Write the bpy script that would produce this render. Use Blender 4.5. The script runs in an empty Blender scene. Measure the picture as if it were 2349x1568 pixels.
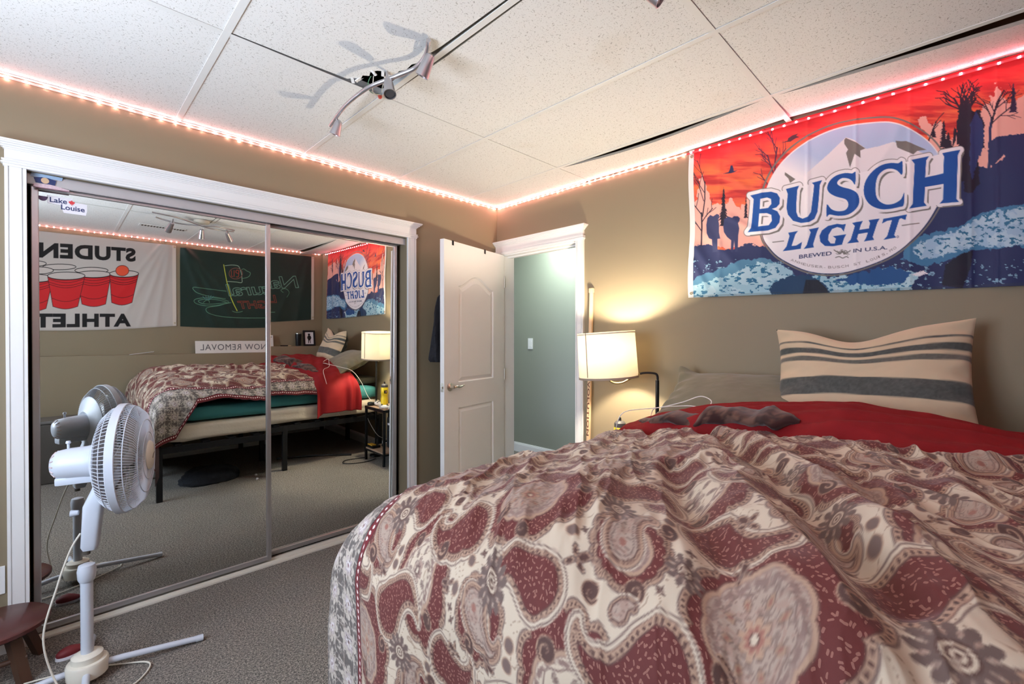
import bpy, bmesh, math, random
import numpy as np
from mathutils import Vector, Matrix
random.seed(7); RNG = np.random.RandomState(11)
sc = bpy.context.scene
COL = sc.collection
R_ = math.radians
H = 2.37            # ceiling height
YC = -3.35          # ledge wall (behind the camera)
XL = -3.75          # window wall
# ------------------------------------------------------------ camera
cam = bpy.data.cameras.new('camera'); camo = bpy.data.objects.new('camera', cam); COL.objects.link(camo)
camo.location = (-2.604, -2.799, H - 1.0825)
camo.rotation_euler = (R_(90 - 0.413), 0, R_(-44.816))
cam.sensor_width = 36; cam.lens = 1054.2 / 2349 * 36; cam.clip_start = 0.02
sc.camera = camo
# ------------------------------------------------------------ view + world
vs = sc.view_settings
sc.display_settings.display_device = 'sRGB'
vs.view_transform = 'Standard'; vs.look = 'None'; vs.gamma = 1; vs.use_curve_mapping = False
vs.exposure = 0.92
w = bpy.data.worlds.new('world'); sc.world = w; w.use_nodes = True
w.node_tree.nodes['Background'].inputs[0].default_value = (0.72, 0.82, 1.0, 1)
w.node_tree.nodes['Background'].inputs[1].default_value = 1.0
sc.cycles.max_bounces = 7; sc.cycles.diffuse_bounces = 4; sc.cycles.glossy_bounces = 4; sc.cycles.transmission_bounces = 6
sc.cycles.caustics_reflective = False; sc.cycles.caustics_refractive = False
sc.cycles.sample_clamp_indirect = 6
# ------------------------------------------------------------ large area lights (daylight through the window, and an added fill for the ceiling)
def area(name, loc, rot, sx, sy, power, color):
    l = bpy.data.lights.new(name, 'AREA'); l.shape = 'RECTANGLE'; l.size = sx; l.size_y = sy; l.energy = power; l.color = color
    o = bpy.data.objects.new(name, l); COL.objects.link(o); o.location = loc; o.rotation_euler = rot
    return o
area('daylight', (XL - 0.16, -1.45, 1.45), (0, R_(-90), 0), 1.15, 1.3, 42, (0.72, 0.83, 1.0))
area('ceiling_fill', (XL - 0.75, -1.45, 0.35), (0, R_(-138), 0), 1.1, 2.0, 70, (0.84, 0.90, 1.0))  # added lamp aimed up through the window to brighten the ceiling

# ------------------------------------------------------------ helpers: names and tags
def tag(o, label=None, cat=None, group=None, kind=None):
    if label: o['label'] = label
    if cat: o['category'] = cat
    if group: o['group'] = group
    if kind: o['kind'] = kind
    return o
def thing(name, label, cat, loc=(0, 0, 0), group=None, kind=None):
    o = bpy.data.objects.new(name, None); COL.objects.link(o); o.location = loc; o.empty_display_size = 0.1
    return tag(o, label, cat, group, kind)
def wloc(o):
    v = Vector((0, 0, 0))
    while o is not None: v += Vector(o.location); o = o.parent
    return v
def link(name, me, m=None, parent=None, loc=None):
    """me is in world coordinates; the origin is moved to the parent's"""
    o = bpy.data.objects.new(name, me); COL.objects.link(o)
    if parent is not None:
        off = wloc(parent); me.transform(Matrix.Translation(-off)); o.parent = parent
    elif loc is not None:
        me.transform(Matrix.Translation(-Vector(loc))); o.location = loc
    if m is not None:
        if isinstance(m, (list, tuple)):
            for k in m: me.materials.append(k)
        else: me.materials.append(m)
    return o
def obj(name, bm, m=None, parent=None, smooth=False, loc=None):
    me = bpy.data.meshes.new(name); bmesh.ops.recalc_face_normals(bm, faces=bm.faces); bm.to_mesh(me); bm.free()
    if smooth:
        me.polygons.foreach_set('use_smooth', [True] * len(me.polygons))
        try: me.set_sharp_from_angle(angle=R_(40))
        except Exception: pass
    return link(name, me, m, parent, loc)
def dup(root, loc=None, rotz=None, label=None, group=None, name=None):
    r = root.copy(); COL.objects.link(r)
    if loc is not None: r.location = loc
    if rotz is not None: r.rotation_euler = (0, 0, rotz)
    if label: r['label'] = label
    if group: r['group'] = group
    for ch in list(root.children):
        c = ch.copy(); COL.objects.link(c); c.parent = r
        for g in ch.children:
            d = g.copy(); COL.objects.link(d); d.parent = c
    return r
# ------------------------------------------------------------ helpers: shapes added to a bmesh
def B(): return bmesh.new()
def box(bm, a, b, bev=0.0, M=None, mi=0):
    x0, y0, z0 = [min(a[i], b[i]) for i in range(3)]; x1, y1, z1 = [max(a[i], b[i]) for i in range(3)]
    t = bmesh.new()
    vs_ = [t.verts.new(p) for p in ((x0,y0,z0),(x1,y0,z0),(x1,y1,z0),(x0,y1,z0),(x0,y0,z1),(x1,y0,z1),(x1,y1,z1),(x0,y1,z1))]
    for f in ((0,3,2,1),(4,5,6,7),(0,1,5,4),(1,2,6,5),(2,3,7,6),(3,0,4,7)): t.faces.new([vs_[i] for i in f])
    if bev: bmesh.ops.bevel(t, geom=t.edges[:], offset=bev, segments=2, affect='EDGES', profile=0.6)
    merge(bm, t, M, mi)
def merge(bm, t, M=None, mi=0):
    mp = {}
    for v in t.verts: mp[v] = bm.verts.new(M @ v.co if M is not None else v.co)
    for f in t.faces:
        try:
            g = bm.faces.new([mp[v] for v in f.verts]); g.material_index = mi; g.smooth = f.smooth
        except ValueError: pass
    t.free()
def prism(bm, poly, z0, z1, M=None, mi=0):
    """poly: list of (x, y); extruded z0..z1"""
    t = bmesh.new(); lo = [t.verts.new((x, y, z0)) for x, y in poly]; hi = [t.verts.new((x, y, z1)) for x, y in poly]
    n = len(poly); t.faces.new(lo[::-1]); t.faces.new(hi)
    for i in range(n): t.faces.new((lo[i], lo[(i+1) % n], hi[(i+1) % n], hi[i]))
    merge(bm, t, M, mi)
def frame(d):
    d = Vector(d).normalized(); a = Vector((0, 0, 1)) if abs(d.z) < 0.9 else Vector((1, 0, 0))
    u = d.cross(a).normalized(); return u, d.cross(u).normalized()
def smoothpath(pts, k=6):
    P = [Vector(p) for p in pts]; out = []
    for i in range(len(P) - 1):
        a, b, c, d = P[max(i-1, 0)], P[i], P[i+1], P[min(i+2, len(P)-1)]
        for j in range(k):
            t = j / k
            out.append(0.5 * ((2*b) + (c-a)*t + (2*a-5*b+4*c-d)*t*t + (-a+3*b-3*c+d)*t**3))
    out.append(P[-1]); return out
def tube(bm, pts, r, n=8, closed=False, cap=True):
    P = [Vector(p) for p in pts]; m = len(P); rr = r if hasattr(r, '__len__') else [r] * m
    u = None; rings = []
    for i in range(m):
        if closed: d = P[(i+1) % m] - P[i-1]
        else: d = P[min(i+1, m-1)] - P[max(i-1, 0)]
        if d.length < 1e-9: d = Vector((0, 0, 1))
        d.normalize()
        if u is None: u, v = frame(d)
        else:
            u = (u - d * u.dot(d))
            u = u.normalized() if u.length > 1e-6 else frame(d)[0]
            v = d.cross(u).normalized()
        rings.append([bm.verts.new(P[i] + (u*math.cos(2*math.pi*j/n) + v*math.sin(2*math.pi*j/n)) * rr[i]) for j in range(n)])
    for i in range(m if closed else m - 1):
        a, b = rings[i], rings[(i+1) % m]
        for j in range(n): bm.faces.new((a[j], a[(j+1) % n], b[(j+1) % n], b[j]))
    if cap and not closed: bm.faces.new(rings[0][::-1]); bm.faces.new(rings[-1])
def lathe(bm, prof, origin=(0, 0, 0), axis=(0, 0, 1), n=32, capa=True, capb=True, flat=1.0):
    """prof: list of (r, h) along the axis"""
    o = Vector(origin); d = Vector(axis).normalized(); u, v = frame(d); rings = []
    for r, h in prof:
        rings.append([bm.verts.new(o + d*h + (u*math.cos(2*math.pi*j/n) + v*math.sin(2*math.pi*j/n)*flat) * max(r, 1e-5)) for j in range(n)])
    for a, b in zip(rings, rings[1:]):
        for j in range(n): bm.faces.new((a[j], a[(j+1) % n], b[(j+1) % n], b[j]))
    if capa: bm.faces.new(rings[0][::-1])
    if capb: bm.faces.new(rings[-1])
def sphere(bm, c, r, sx=1, sy=1, sz=1, n=16):
    t = bmesh.new(); bmesh.ops.create_uvsphere(t, u_segments=n, v_segments=max(6, n//2), radius=r)
    merge(bm, t, Matrix.Translation(c) @ Matrix.Diagonal((sx, sy, sz, 1)))
def text_mesh(txt, size=1.0, extrude=0.0, bold=0.0, shear=0.0, spacing=1.0):
    cu = bpy.data.curves.new('lettering', 'FONT'); cu.body = txt; cu.size = size; cu.extrude = extrude; cu.offset = bold; cu.shear = shear
    cu.space_character = spacing; cu.resolution_u = 4
    o = bpy.data.objects.new('lettering', cu); COL.objects.link(o)
    dg = bpy.context.evaluated_depsgraph_get(); dg.update()
    me = bpy.data.meshes.new_from_object(o.evaluated_get(dg)); bpy.data.objects.remove(o); me.materials.clear()
    return me
def text_obj(name, txt, M, size, m, parent=None, extrude=0.0008, **k):
    me = text_mesh(txt, size, extrude, **k); me.transform(M); return link(name, me, m, parent)
# ------------------------------------------------------------ helpers: materials
def lin(c):
    return tuple((x/12.92 if x <= 0.04045 else ((x+0.055)/1.055)**2.4) for x in c)
def rgb(r, g, b): return lin((r/255, g/255, b/255))
class NT:
    def __init__(s, m): s.t = m.node_tree; s.n = s.t.nodes
    def add(s, typ, **kw):
        nd = s.n.new(typ)
        for k, v in kw.items():
            if k.startswith('i_'):
                key = k[2:]; key = int(key) if key.isdigit() else key.replace('_', ' ')
                s.set(nd, key, v)
            else: setattr(nd, k, v)
        return nd
    def set(s, nd, key, v):
        inp = nd.inputs[key]
        if hasattr(v, 'is_output') or isinstance(v, bpy.types.NodeSocket): s.t.links.new(v, inp)
        else:
            if isinstance(v, (tuple, list)) and len(v) == 3 and inp.type == 'RGBA': v = (*v, 1)
            inp.default_value = v
    def math(s, op, a, b=0.0, c=None):
        nd = s.n.new('ShaderNodeMath'); nd.operation = op; s.set(nd, 0, a); s.set(nd, 1, b)
        if c is not None: s.set(nd, 2, c)
        return nd.outputs[0]
    def mix(s, f, a, b, blend='MIX'):
        nd = s.n.new('ShaderNodeMix'); nd.data_type = 'RGBA'; nd.blend_type = blend
        s.set(nd, 0, f); s.set(nd, 6, a); s.set(nd, 7, b); return nd.outputs[2]
    def noise(s, vec, scale, detail=3, rough=0.5):
        nd = s.n.new('ShaderNodeTexNoise'); s.set(nd, 'Vector', vec); nd.inputs['Scale'].default_value = scale
        nd.inputs['Detail'].default_value = detail; nd.inputs['Roughness'].default_value = rough; return nd.outputs[0]
    def ramp(s, f, stops, interp='LINEAR'):
        nd = s.n.new('ShaderNodeValToRGB'); nd.color_ramp.interpolation = interp; e = nd.color_ramp.elements
        while len(e) < len(stops): e.new(0.5)
        for i, (p, c) in enumerate(stops): e[i].position = p; e[i].color = (*c, 1) if len(c) == 3 else c
        s.set(nd, 0, f); return nd.outputs[0]
    def bump(s, h, strength=0.3, dist=0.002):
        nd = s.n.new('ShaderNodeBump'); nd.inputs['Strength'].default_value = strength; nd.inputs['Distance'].default_value = dist
        s.set(nd, 'Height', h); return nd.outputs[0]
def mat(name, color=(0.5, 0.5, 0.5), rough=0.5, metal=0.0, var=0.06, vscale=8.0, bump=0.0, bscale=60.0, bdist=0.002, sheen=0.0, spec=0.5, coat=0.0, trans=0.0, emit=None, estr=0.0):
    m = bpy.data.materials.new(name); m.use_nodes = True; N = NT(m); p = N.n['Principled BSDF']
    co = N.add('ShaderNodeTexCoord').outputs['Object']
    if var:
        f = N.noise(co, vscale, 3)
        N.set(p, 'Base Color', N.mix(f, tuple(c*(1-var) for c in color), tuple(min(1, c*(1+var)) for c in color)))
    else: N.set(p, 'Base Color', color)
    p.inputs['Roughness'].default_value = rough; p.inputs['Metallic'].default_value = metal
    p.inputs['Specular IOR Level'].default_value = spec
    if sheen: p.inputs['Sheen Weight'].default_value = sheen
    if coat: p.inputs['Coat Weight'].default_value = coat
    if trans: p.inputs['Transmission Weight'].default_value = trans
    if emit: p.inputs['Emission Color'].default_value = (*emit, 1); p.inputs['Emission Strength'].default_value = estr
    if bump: N.set(p, 'Normal', N.bump(N.noise(co, bscale, 4), bump, bdist))
    return m
def attr_mat(name, rough=0.8, sheen=0.2, weave=900.0, wstr=0.15, fleck=False, thin=False, spec=0.3):
    """cloth whose printed colour is stored on the mesh (print), with a woven bump; fleck scatters light curls where the print is maroon"""
    m = bpy.data.materials.new(name); m.use_nodes = True; N = NT(m); p = N.n['Principled BSDF']
    a = N.add('ShaderNodeAttribute', attribute_name='print'); c = a.outputs['Color']
    uv = N.add('ShaderNodeUVMap').outputs[0]
    if fleck:
        v = N.add('ShaderNodeTexVoronoi', voronoi_dimensions='2D'); v.inputs['Scale'].default_value = 115
        dis = N.add('ShaderNodeTexNoise'); dis.inputs['Scale'].default_value = 45; N.set(dis, 'Vector', uv)
        wv = N.add('ShaderNodeVectorMath', operation='MULTIPLY_ADD'); N.set(wv, 0, dis.outputs['Color']); wv.inputs[1].default_value = (0.012, 0.012, 0); N.set(wv, 2, uv)
        N.set(v, 'Vector', wv.outputs[0])
        sub = N.add('ShaderNodeVectorMath', operation='SUBTRACT'); N.set(sub, 0, wv.outputs[0]); N.set(sub, 1, v.outputs['Position'])
        sca = N.add('ShaderNodeVectorMath', operation='SCALE'); N.set(sca, 0, sub.outputs[0]); sca.inputs['Scale'].default_value = 115
        sp = N.add('ShaderNodeSeparateColor'); N.set(sp, 0, v.outputs['Color'])
        rot = N.add('ShaderNodeVectorRotate', rotation_type='Z_AXIS'); N.set(rot, 'Vector', sca.outputs[0]); N.set(rot, 'Angle', N.math('MULTIPLY', sp.outputs[0], 6.28))
        xy = N.add('ShaderNodeSeparateXYZ'); N.set(xy, 0, rot.outputs[0])
        ax = N.math('MAXIMUM', N.math('SUBTRACT', N.math('ABSOLUTE', xy.outputs[0]), 0.17), 0.0)
        d = N.math('SQRT', N.math('ADD', N.math('MULTIPLY', ax, ax), N.math('MULTIPLY', xy.outputs[1], xy.outputs[1])))
        k = N.math('LESS_THAN', d, 0.15)
        k = N.math('MULTIPLY', N.math('MULTIPLY', k, a.outputs['Alpha']), 0.38)
        c = N.mix(k, c, lin((0.72, 0.53, 0.46)))
    N.set(p, 'Base Color', c)
    p.inputs['Roughness'].default_value = rough; p.inputs['Sheen Weight'].default_value = sheen; p.inputs['Specular IOR Level'].default_value = spec
    if wstr: N.set(p, 'Normal', N.bump(N.noise(uv, weave, 2), wstr, 0.0006))
    return m
def grid_obj(name, P, colr=None, m=None, parent=None, uv=None, smooth=True, alpha=None):
    """P: (n, m, 3) world points of one sheet of cloth"""
    n, k = P.shape[:2]; me = bpy.data.meshes.new(name)
    V = P.reshape(-1, 3).astype(np.float32)
    if parent is not None: V = V - np.array(wloc(parent), np.float32)
    idx = np.arange(n*k).reshape(n, k)
    F = np.stack([idx[:-1, :-1], idx[1:, :-1], idx[1:, 1:], idx[:-1, 1:]], -1).reshape(-1, 4)
    me.vertices.add(n*k); me.vertices.foreach_set('co', V.ravel())
    me.loops.add(F.size); me.loops.foreach_set('vertex_index', F.ravel().astype(np.int32))
    me.polygons.add(len(F)); me.polygons.foreach_set('loop_start', np.arange(0, F.size, 4, dtype=np.int32))
    me.polygons.foreach_set('loop_total', np.full(len(F), 4, np.int32))
    me.polygons.foreach_set('use_smooth', np.full(len(F), smooth))
    me.update()
    if uv is not None:
        l = me.uv_layers.new(name='UVMap'); l.data.foreach_set('uv', uv.reshape(-1, 2)[F.ravel()].astype(np.float32).ravel())
    if colr is not None:
        c = np.ones((n*k, 4), np.float32); s = np.clip(colr.reshape(-1, 3), 0, 1)
        c[:, :3] = np.where(s <= 0.04045, s/12.92, ((s+0.055)/1.055)**2.4)
        if alpha is not None: c[:, 3] = alpha.ravel()
        at = me.color_attributes.new('print', 'FLOAT_COLOR', 'POINT'); at.data.foreach_set('color', c.ravel())
    o = bpy.data.objects.new(name, me); COL.objects.link(o)
    if parent is not None: o.parent = parent
    if m is not None: me.materials.append(m)
    return o
# ------------------------------------------------------------ helpers: printing on cloth (plain numpy)
def inside(X, Y, segs):
    r = np.zeros(X.shape, bool)
    for x0, y0, x1, y1 in segs:
        if y0 == y1: continue
        c = (y0 > Y) != (y1 > Y)
        r ^= c & (X < (x1-x0)*(Y-y0)/(y1-y0) + x0)
    return r
def dist(X, Y, segs):
    d = np.full(X.shape, 1e9)
    for x0, y0, x1, y1 in segs:
        dx, dy = x1-x0, y1-y0; L = dx*dx+dy*dy + 1e-12
        t = np.clip(((X-x0)*dx + (Y-y0)*dy)/L, 0, 1)
        d = np.minimum(d, (X-x0-t*dx)**2 + (Y-y0-t*dy)**2)
    return np.sqrt(d)
def segs_of(poly, closed=True):
    n = len(poly); return [(*poly[i], *poly[(i+1) % n]) for i in range(n if closed else n-1)]
def catmull(pts, k=5, closed=True):
    P = np.array(pts, float); n = len(P); out = []
    for i in range(n if closed else n-1):
        if closed: a, b, c, d = P[i-1], P[i], P[(i+1) % n], P[(i+2) % n]
        else: a, b, c, d = P[max(i-1, 0)], P[i], P[i+1], P[min(i+2, n-1)]
        for j in range(k):
            t = j/k; out.append(tuple(0.5*((2*b)+(c-a)*t+(2*a-5*b+4*c-d)*t*t+(-a+3*b-3*c+d)*t**3)))
    if not closed: out.append(tuple(P[-1]))
    return out
class Print:
    """colour field sampled at points (X, Y); soft edges of width aa"""
    def __init__(s, X, Y, base, aa):
        s.X, s.Y, s.aa = X.ravel(), Y.ravel(), aa; s.c = np.zeros((s.X.size, 3)); s.c[:] = base
    def sel(s, segs, pad):
        a = np.array(segs); x0, x1 = min(a[:, 0].min(), a[:, 2].min())-pad, max(a[:, 0].max(), a[:, 2].max())+pad
        y0, y1 = min(a[:, 1].min(), a[:, 3].min())-pad, max(a[:, 1].max(), a[:, 3].max())+pad
        return np.nonzero((s.X > x0) & (s.X < x1) & (s.Y > y0) & (s.Y < y1))[0]
    def put(s, i, k, col):
        k = np.clip(k, 0, 1)[:, None]; s.c[i] = s.c[i]*(1-k) + (np.array(col) if np.ndim(col) == 1 else col)*k
    def fill(s, segs, col, grow=0.0, op=1.0, wob=0.0, wsc=1.0):
        if len(segs[0]) == 2: segs = segs_of(segs)
        i = s.sel(segs, grow + 3*s.aa + wob)
        if not len(i): return
        X, Y = s.X[i], s.Y[i]
        d = dist(X, Y, segs); ins = inside(X, Y, segs); sd = np.where(ins, -d, d) - grow
        if wob: sd = sd + wob*(fbm(X*wsc, Y*wsc, 4) - 0.5)*2
        s.put(i, op*(0.5 - sd/(2*s.aa)), col)
    def line(s, pts, wd, col, closed=False, op=1.0):
        segs = segs_of(pts, closed) if len(pts[0]) == 2 else pts
        i = s.sel(segs, wd + 3*s.aa)
        if not len(i): return
        s.put(i, op*(0.5 - (dist(s.X[i], s.Y[i], segs) - wd/2)/(2*s.aa)), col)
_perm = RNG.rand(256, 256)
def vnoise(x, y):
    xi = np.floor(x).astype(int); yi = np.floor(y).astype(int); fx = x-xi; fy = y-yi
    fx = fx*fx*(3-2*fx); fy = fy*fy*(3-2*fy); g = lambda a, b: _perm[a % 256, b % 256]
    return (g(xi, yi)*(1-fx)+g(xi+1, yi)*fx)*(1-fy) + (g(xi, yi+1)*(1-fx)+g(xi+1, yi+1)*fx)*fy
def fbm(x, y, o=4):
    r = 0; a = 0.5
    for k in range(o): r = r + a*vnoise(x*2**k + 17.3*k, y*2**k + 9.1*k); a *= 0.5
    return r/(1-0.5**o)
def text_segs(txt, f, bold=0.0, spacing=1.0, shear=0.0):
    """outline of a line of text, mapped by f(u, v): u 0..1 along the line, v 0..1 baseline to cap height"""
    me = text_mesh(txt, 1.0, 0, bold, shear, spacing); bm = bmesh.new(); bm.from_mesh(me)
    V = [v.co for v in bm.verts]; x0 = min(v.x for v in V); x1 = max(v.x for v in V); y1 = max(v.y for v in V)
    if not txt.isupper(): pass
    out = []
    for e in bm.edges:
        if len(e.link_faces) == 1:
            a, b = e.verts[0].co, e.verts[1].co
            out.append((*f((a.x-x0)/(x1-x0), a.y/y1), *f((b.x-x0)/(x1-x0), b.y/y1)))
    bm.free(); return out
# ============================================================ materials of the room
WALL = (0.262, 0.210, 0.132)
m_wall = mat('painted_wall_taupe', WALL, 0.62, var=0.03, vscale=1.5, bump=0.25, bscale=220, bdist=0.0006)
m_hall = mat('painted_wall_hall', (0.29, 0.305, 0.25), 0.27, var=0.03, vscale=1.5, bump=0.2, bscale=220, bdist=0.0005)
m_trim = mat('white_painted_trim', (0.85, 0.845, 0.83), 0.38, var=0.02)
m_door = mat('white_painted_door', (0.86, 0.86, 0.84), 0.36, var=0.015, bump=0.05, bscale=90)
m_alu = mat('brushed_aluminium', (0.60, 0.59, 0.60), 0.32, metal=0.85, var=0.03)
m_alud = mat('aluminium_fascia', (0.52, 0.50, 0.50), 0.45, metal=0.3, var=0.03)
m_dark = mat('closet_interior', (0.10, 0.085, 0.065), 0.8, var=0.1)
m_black = mat('black_metal', (0.012, 0.012, 0.013), 0.4, metal=0.4, var=0.2)
m_plenum = mat('ceiling_void', (0.02, 0.015, 0.012), 0.95, var=0.3)
m_tbar = mat('ceiling_grid_white', (0.80, 0.79, 0.76), 0.5, var=0.03)

def ceiling_material():
    m = bpy.data.materials.new('fissured_ceiling_tile'); m.use_nodes = True; N = NT(m); p = N.n['Principled BSDF']
    co = N.add('ShaderNodeTexCoord').outputs['Object']
    hole = None
    for scale, wid, lg, off in ((54, 0.085, 0.24, 0), (118, 0.12, 0.22, 31)):
        mp = N.add('ShaderNodeVectorMath', operation='ADD'); N.set(mp, 0, co); mp.inputs[1].default_value = (off, off*0.37, 0)
        wob = N.add('ShaderNodeTexNoise'); wob.inputs['Scale'].default_value = scale*0.8; N.set(wob, 'Vector', mp.outputs[0])
        w2 = N.add('ShaderNodeVectorMath', operation='MULTIPLY_ADD'); N.set(w2, 0, wob.outputs['Color']); w2.inputs[1].default_value = (0.9/scale, 0.9/scale, 0); N.set(w2, 2, mp.outputs[0])
        v = N.add('ShaderNodeTexVoronoi', voronoi_dimensions='2D'); v.inputs['Scale'].default_value = scale; N.set(v, 'Vector', w2.outputs[0])
        # offset from the cell's point, turned by a random angle, measured as a stroke
        sub = N.add('ShaderNodeVectorMath', operation='SUBTRACT'); N.set(sub, 0, w2.outputs[0]); N.set(sub, 1, v.outputs['Position'])
        sca = N.add('ShaderNodeVectorMath', operation='SCALE'); N.set(sca, 0, sub.outputs[0]); sca.inputs['Scale'].default_value = scale
        sp = N.add('ShaderNodeSeparateColor'); N.set(sp, 0, v.outputs['Color'])
        rot = N.add('ShaderNodeVectorRotate', rotation_type='Z_AXIS'); N.set(rot, 'Vector', sca.outputs[0]); N.set(rot, 'Angle', N.math('MULTIPLY', sp.outputs[0], 6.28))
        xy = N.add('ShaderNodeSeparateXYZ'); N.set(xy, 0, rot.outputs[0])
        ax = N.math('MAXIMUM', N.math('SUBTRACT', N.math('ABSOLUTE', xy.outputs[0]), N.math('MULTIPLY', sp.outputs[1], lg)), 0.0)
        d = N.math('SQRT', N.math('ADD', N.math('MULTIPLY', ax, ax), N.math('MULTIPLY', xy.outputs[1], xy.outputs[1])))
        k = N.math('LESS_THAN', d, N.math('MULTIPLY', sp.outputs[2], wid))
        hole = k if hole is None else N.math('MAXIMUM', hole, k)
    base = N.mix(N.noise(co, 1.3, 3), (0.80, 0.785, 0.76), (0.87, 0.855, 0.825))
    stain = N.ramp(N.noise(co, 2.1, 2), [(0.66, (0, 0, 0)), (0.74, (1, 1, 1))])
    base = N.mix(N.math('MULTIPLY', stain, 0.12), base, (0.62, 0.48, 0.30))
    c = N.mix(N.math('MULTIPLY', hole, 0.52), base, (0.22, 0.19, 0.15))
    N.set(p, 'Base Color', c); p.inputs['Roughness'].default_value = 0.9; p.inputs['Specular IOR Level'].default_value = 0.15
    h = N.math('SUBTRACT', N.math('MULTIPLY', N.noise(co, 260, 3), 0.25), hole)
    N.set(p, 'Normal', N.bump(h, 0.35, 0.002)); return m
m_tile = ceiling_material()

def carpet_material():
    m = bpy.data.materials.new('grey_brown_carpet'); m.use_nodes = True; N = NT(m); p = N.n['Principled BSDF']
    co = N.add('ShaderNodeTexCoord').outputs['Object']
    f1 = N.noise(co, 120, 5, 0.9); f2 = N.noise(co, 240, 3, 0.8); big = N.noise(co, 3.2, 3)
    f = N.math('ADD', N.math('MULTIPLY', f1, 0.72), N.math('MULTIPLY', f2, 0.28))
    c = N.ramp(f, [(0.435, (0.03, 0.024, 0.019)), (0.48, (0.14, 0.115, 0.09)), (0.522, (0.40, 0.345, 0.275)), (0.57, (0.78, 0.70, 0.60))])
    c = N.mix(N.math('MULTIPLY', N.math('SUBTRACT', big, 0.35), 0.5), c, (0.12, 0.11, 0.10))
    N.set(p, 'Base Color', c); p.inputs['Roughness'].default_value = 1.0; p.inputs['Specular IOR Level'].default_value = 0.05; p.inputs['Sheen Weight'].default_value = 0.3
    N.set(p, 'Normal', N.bump(f, 1.0, 0.012)); return m
m_carpet = carpet_material()

def struct(name, bm, m, parent=None, smooth=False):
    o = obj(name, bm, m, parent, smooth)
    if parent is None: o['kind'] = 'structure'
    return o
HT = H + 0.34
# floor (one slab under the room and the hall)
bm = B(); box(bm, (XL-0.3, YC-0.3, -0.1), (2.2, 1.6, 0.0)); struct('floor', bm, m_carpet)
# ---- closet wall (y = 0) with the closet's opening
OX0, OX1, OZ = -2.686, -0.859, 1.992
bm = B()
box(bm, (XL-0.12, 0, 0), (OX0, 0.12, HT)); box(bm, (OX1, 0, 0), (0.12, 0.12, HT)); box(bm, (OX0, 0, OZ), (OX1, 0.12, HT))
struct('wall_back', bm, m_wall)
bm = B()
box(bm, (OX0-0.25, 0.68, 0), (OX1+0.3, 0.74, 2.4)); box(bm, (OX0-0.31, 0.12, 0), (OX0-0.25, 0.74, 2.4)); box(bm, (OX1+0.3, 0.12, 0), (OX1+0.36, 0.74, 2.4))
box(bm, (OX0-0.31, 0.12, 2.3), (OX1+0.36, 0.74, 2.36)); struct('wall_closet', bm, m_dark)
# ---- door wall (x = 0) with the doorway
DY0, DY1, DZ = -0.068, -0.826, 1.975
bm = B()
box(bm, (0, DY0, 0), (0.12, 0.0, HT)); box(bm, (0, YC-0.12, 0), (0.12, DY1, HT)); box(bm, (0, DY1, DZ), (0.12, DY0, HT))
struct('wall_right', bm, m_wall)
# ---- ledge wall (y = YC), thicker below
bm = B()
box(bm, (XL-0.12, YC-0.12, 0), (0.0, YC, HT)); box(bm, (XL, YC, 0), (0.0, YC+0.125, 1.12), 0.004)
struct('wall_front', bm, m_wall)
# ---- window wall (x = XL)
WY0, WY1, WZ0, WZ1 = -2.15, -0.75, 0.85, 2.05
bm = B()
for a, b in (((YC, 0), (0, WZ0)), ((YC, 0), (WZ1, HT)), ((YC, WY0), (WZ0, WZ1)), ((WY1, 0), (WZ0, WZ1))):
    box(bm, (XL-0.12, a[0], b[0]), (XL, a[1], b[1]))
struct('wall_left', bm, m_wall)
m_pane = bpy.data.materials.new('window_glass'); m_pane.use_nodes = True
N = NT(m_pane); N.n.remove(N.n['Principled BSDF']); tr = N.add('ShaderNodeBsdfTransparent'); gl = N.add('ShaderNodeBsdfGlossy'); gl.inputs['Roughness'].default_value = 0.02
mx = N.add('ShaderNodeMixShader', i_0=0.06); N.t.links.new(tr.outputs[0], mx.inputs[1]); N.t.links.new(gl.outputs[0], mx.inputs[2])
N.t.links.new(mx.outputs[0], N.n['Material Output'].inputs['Surface'])
win = thing('window_1', 'white framed window in the wall opposite the door', 'window', (XL-0.06, -1.45, WZ0), kind='structure')
bm = B()
for y0, y1, z0, z1 in ((WY0, WY1, WZ0, WZ0+0.06), (WY0, WY1, WZ1-0.06, WZ1), (WY0, WY0+0.06, WZ0, WZ1), (WY1-0.06, WY1, WZ0, WZ1), (-1.475, -1.425, WZ0, WZ1)):
    box(bm, (XL-0.09, y0, z0), (XL-0.03, y1, z1), 0.003)
obj('window_frame', bm, m_trim, win)
bm = B(); box(bm, (XL-0.063, WY0+0.05, WZ0+0.05), (XL-0.057, WY1-0.05, WZ1-0.05)); obj('window_pane', bm, m_pane, win)
bm = B(); box(bm, (XL-0.03, WY0-0.04, WZ0-0.03), (XL+0.05, WY1+0.04, WZ0), 0.004); obj('window_sill', bm, m_trim, win)
# ---- hall beyond the door
bm = B(); box(bm, (1.15, -2.6, 0), (1.25, 1.5, HT)); box(bm, (0.12, 1.4, 0), (1.15, 1.5, HT)); box(bm, (0.12, -2.6, 0), (1.15, -2.5, HT)); struct('wall_hall', bm, m_hall)
bm = B(); box(bm, (0.12, -2.6, 2.40), (1.25, 1.5, 2.46)); struct('ceiling_hall', bm, m_trim)
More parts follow.
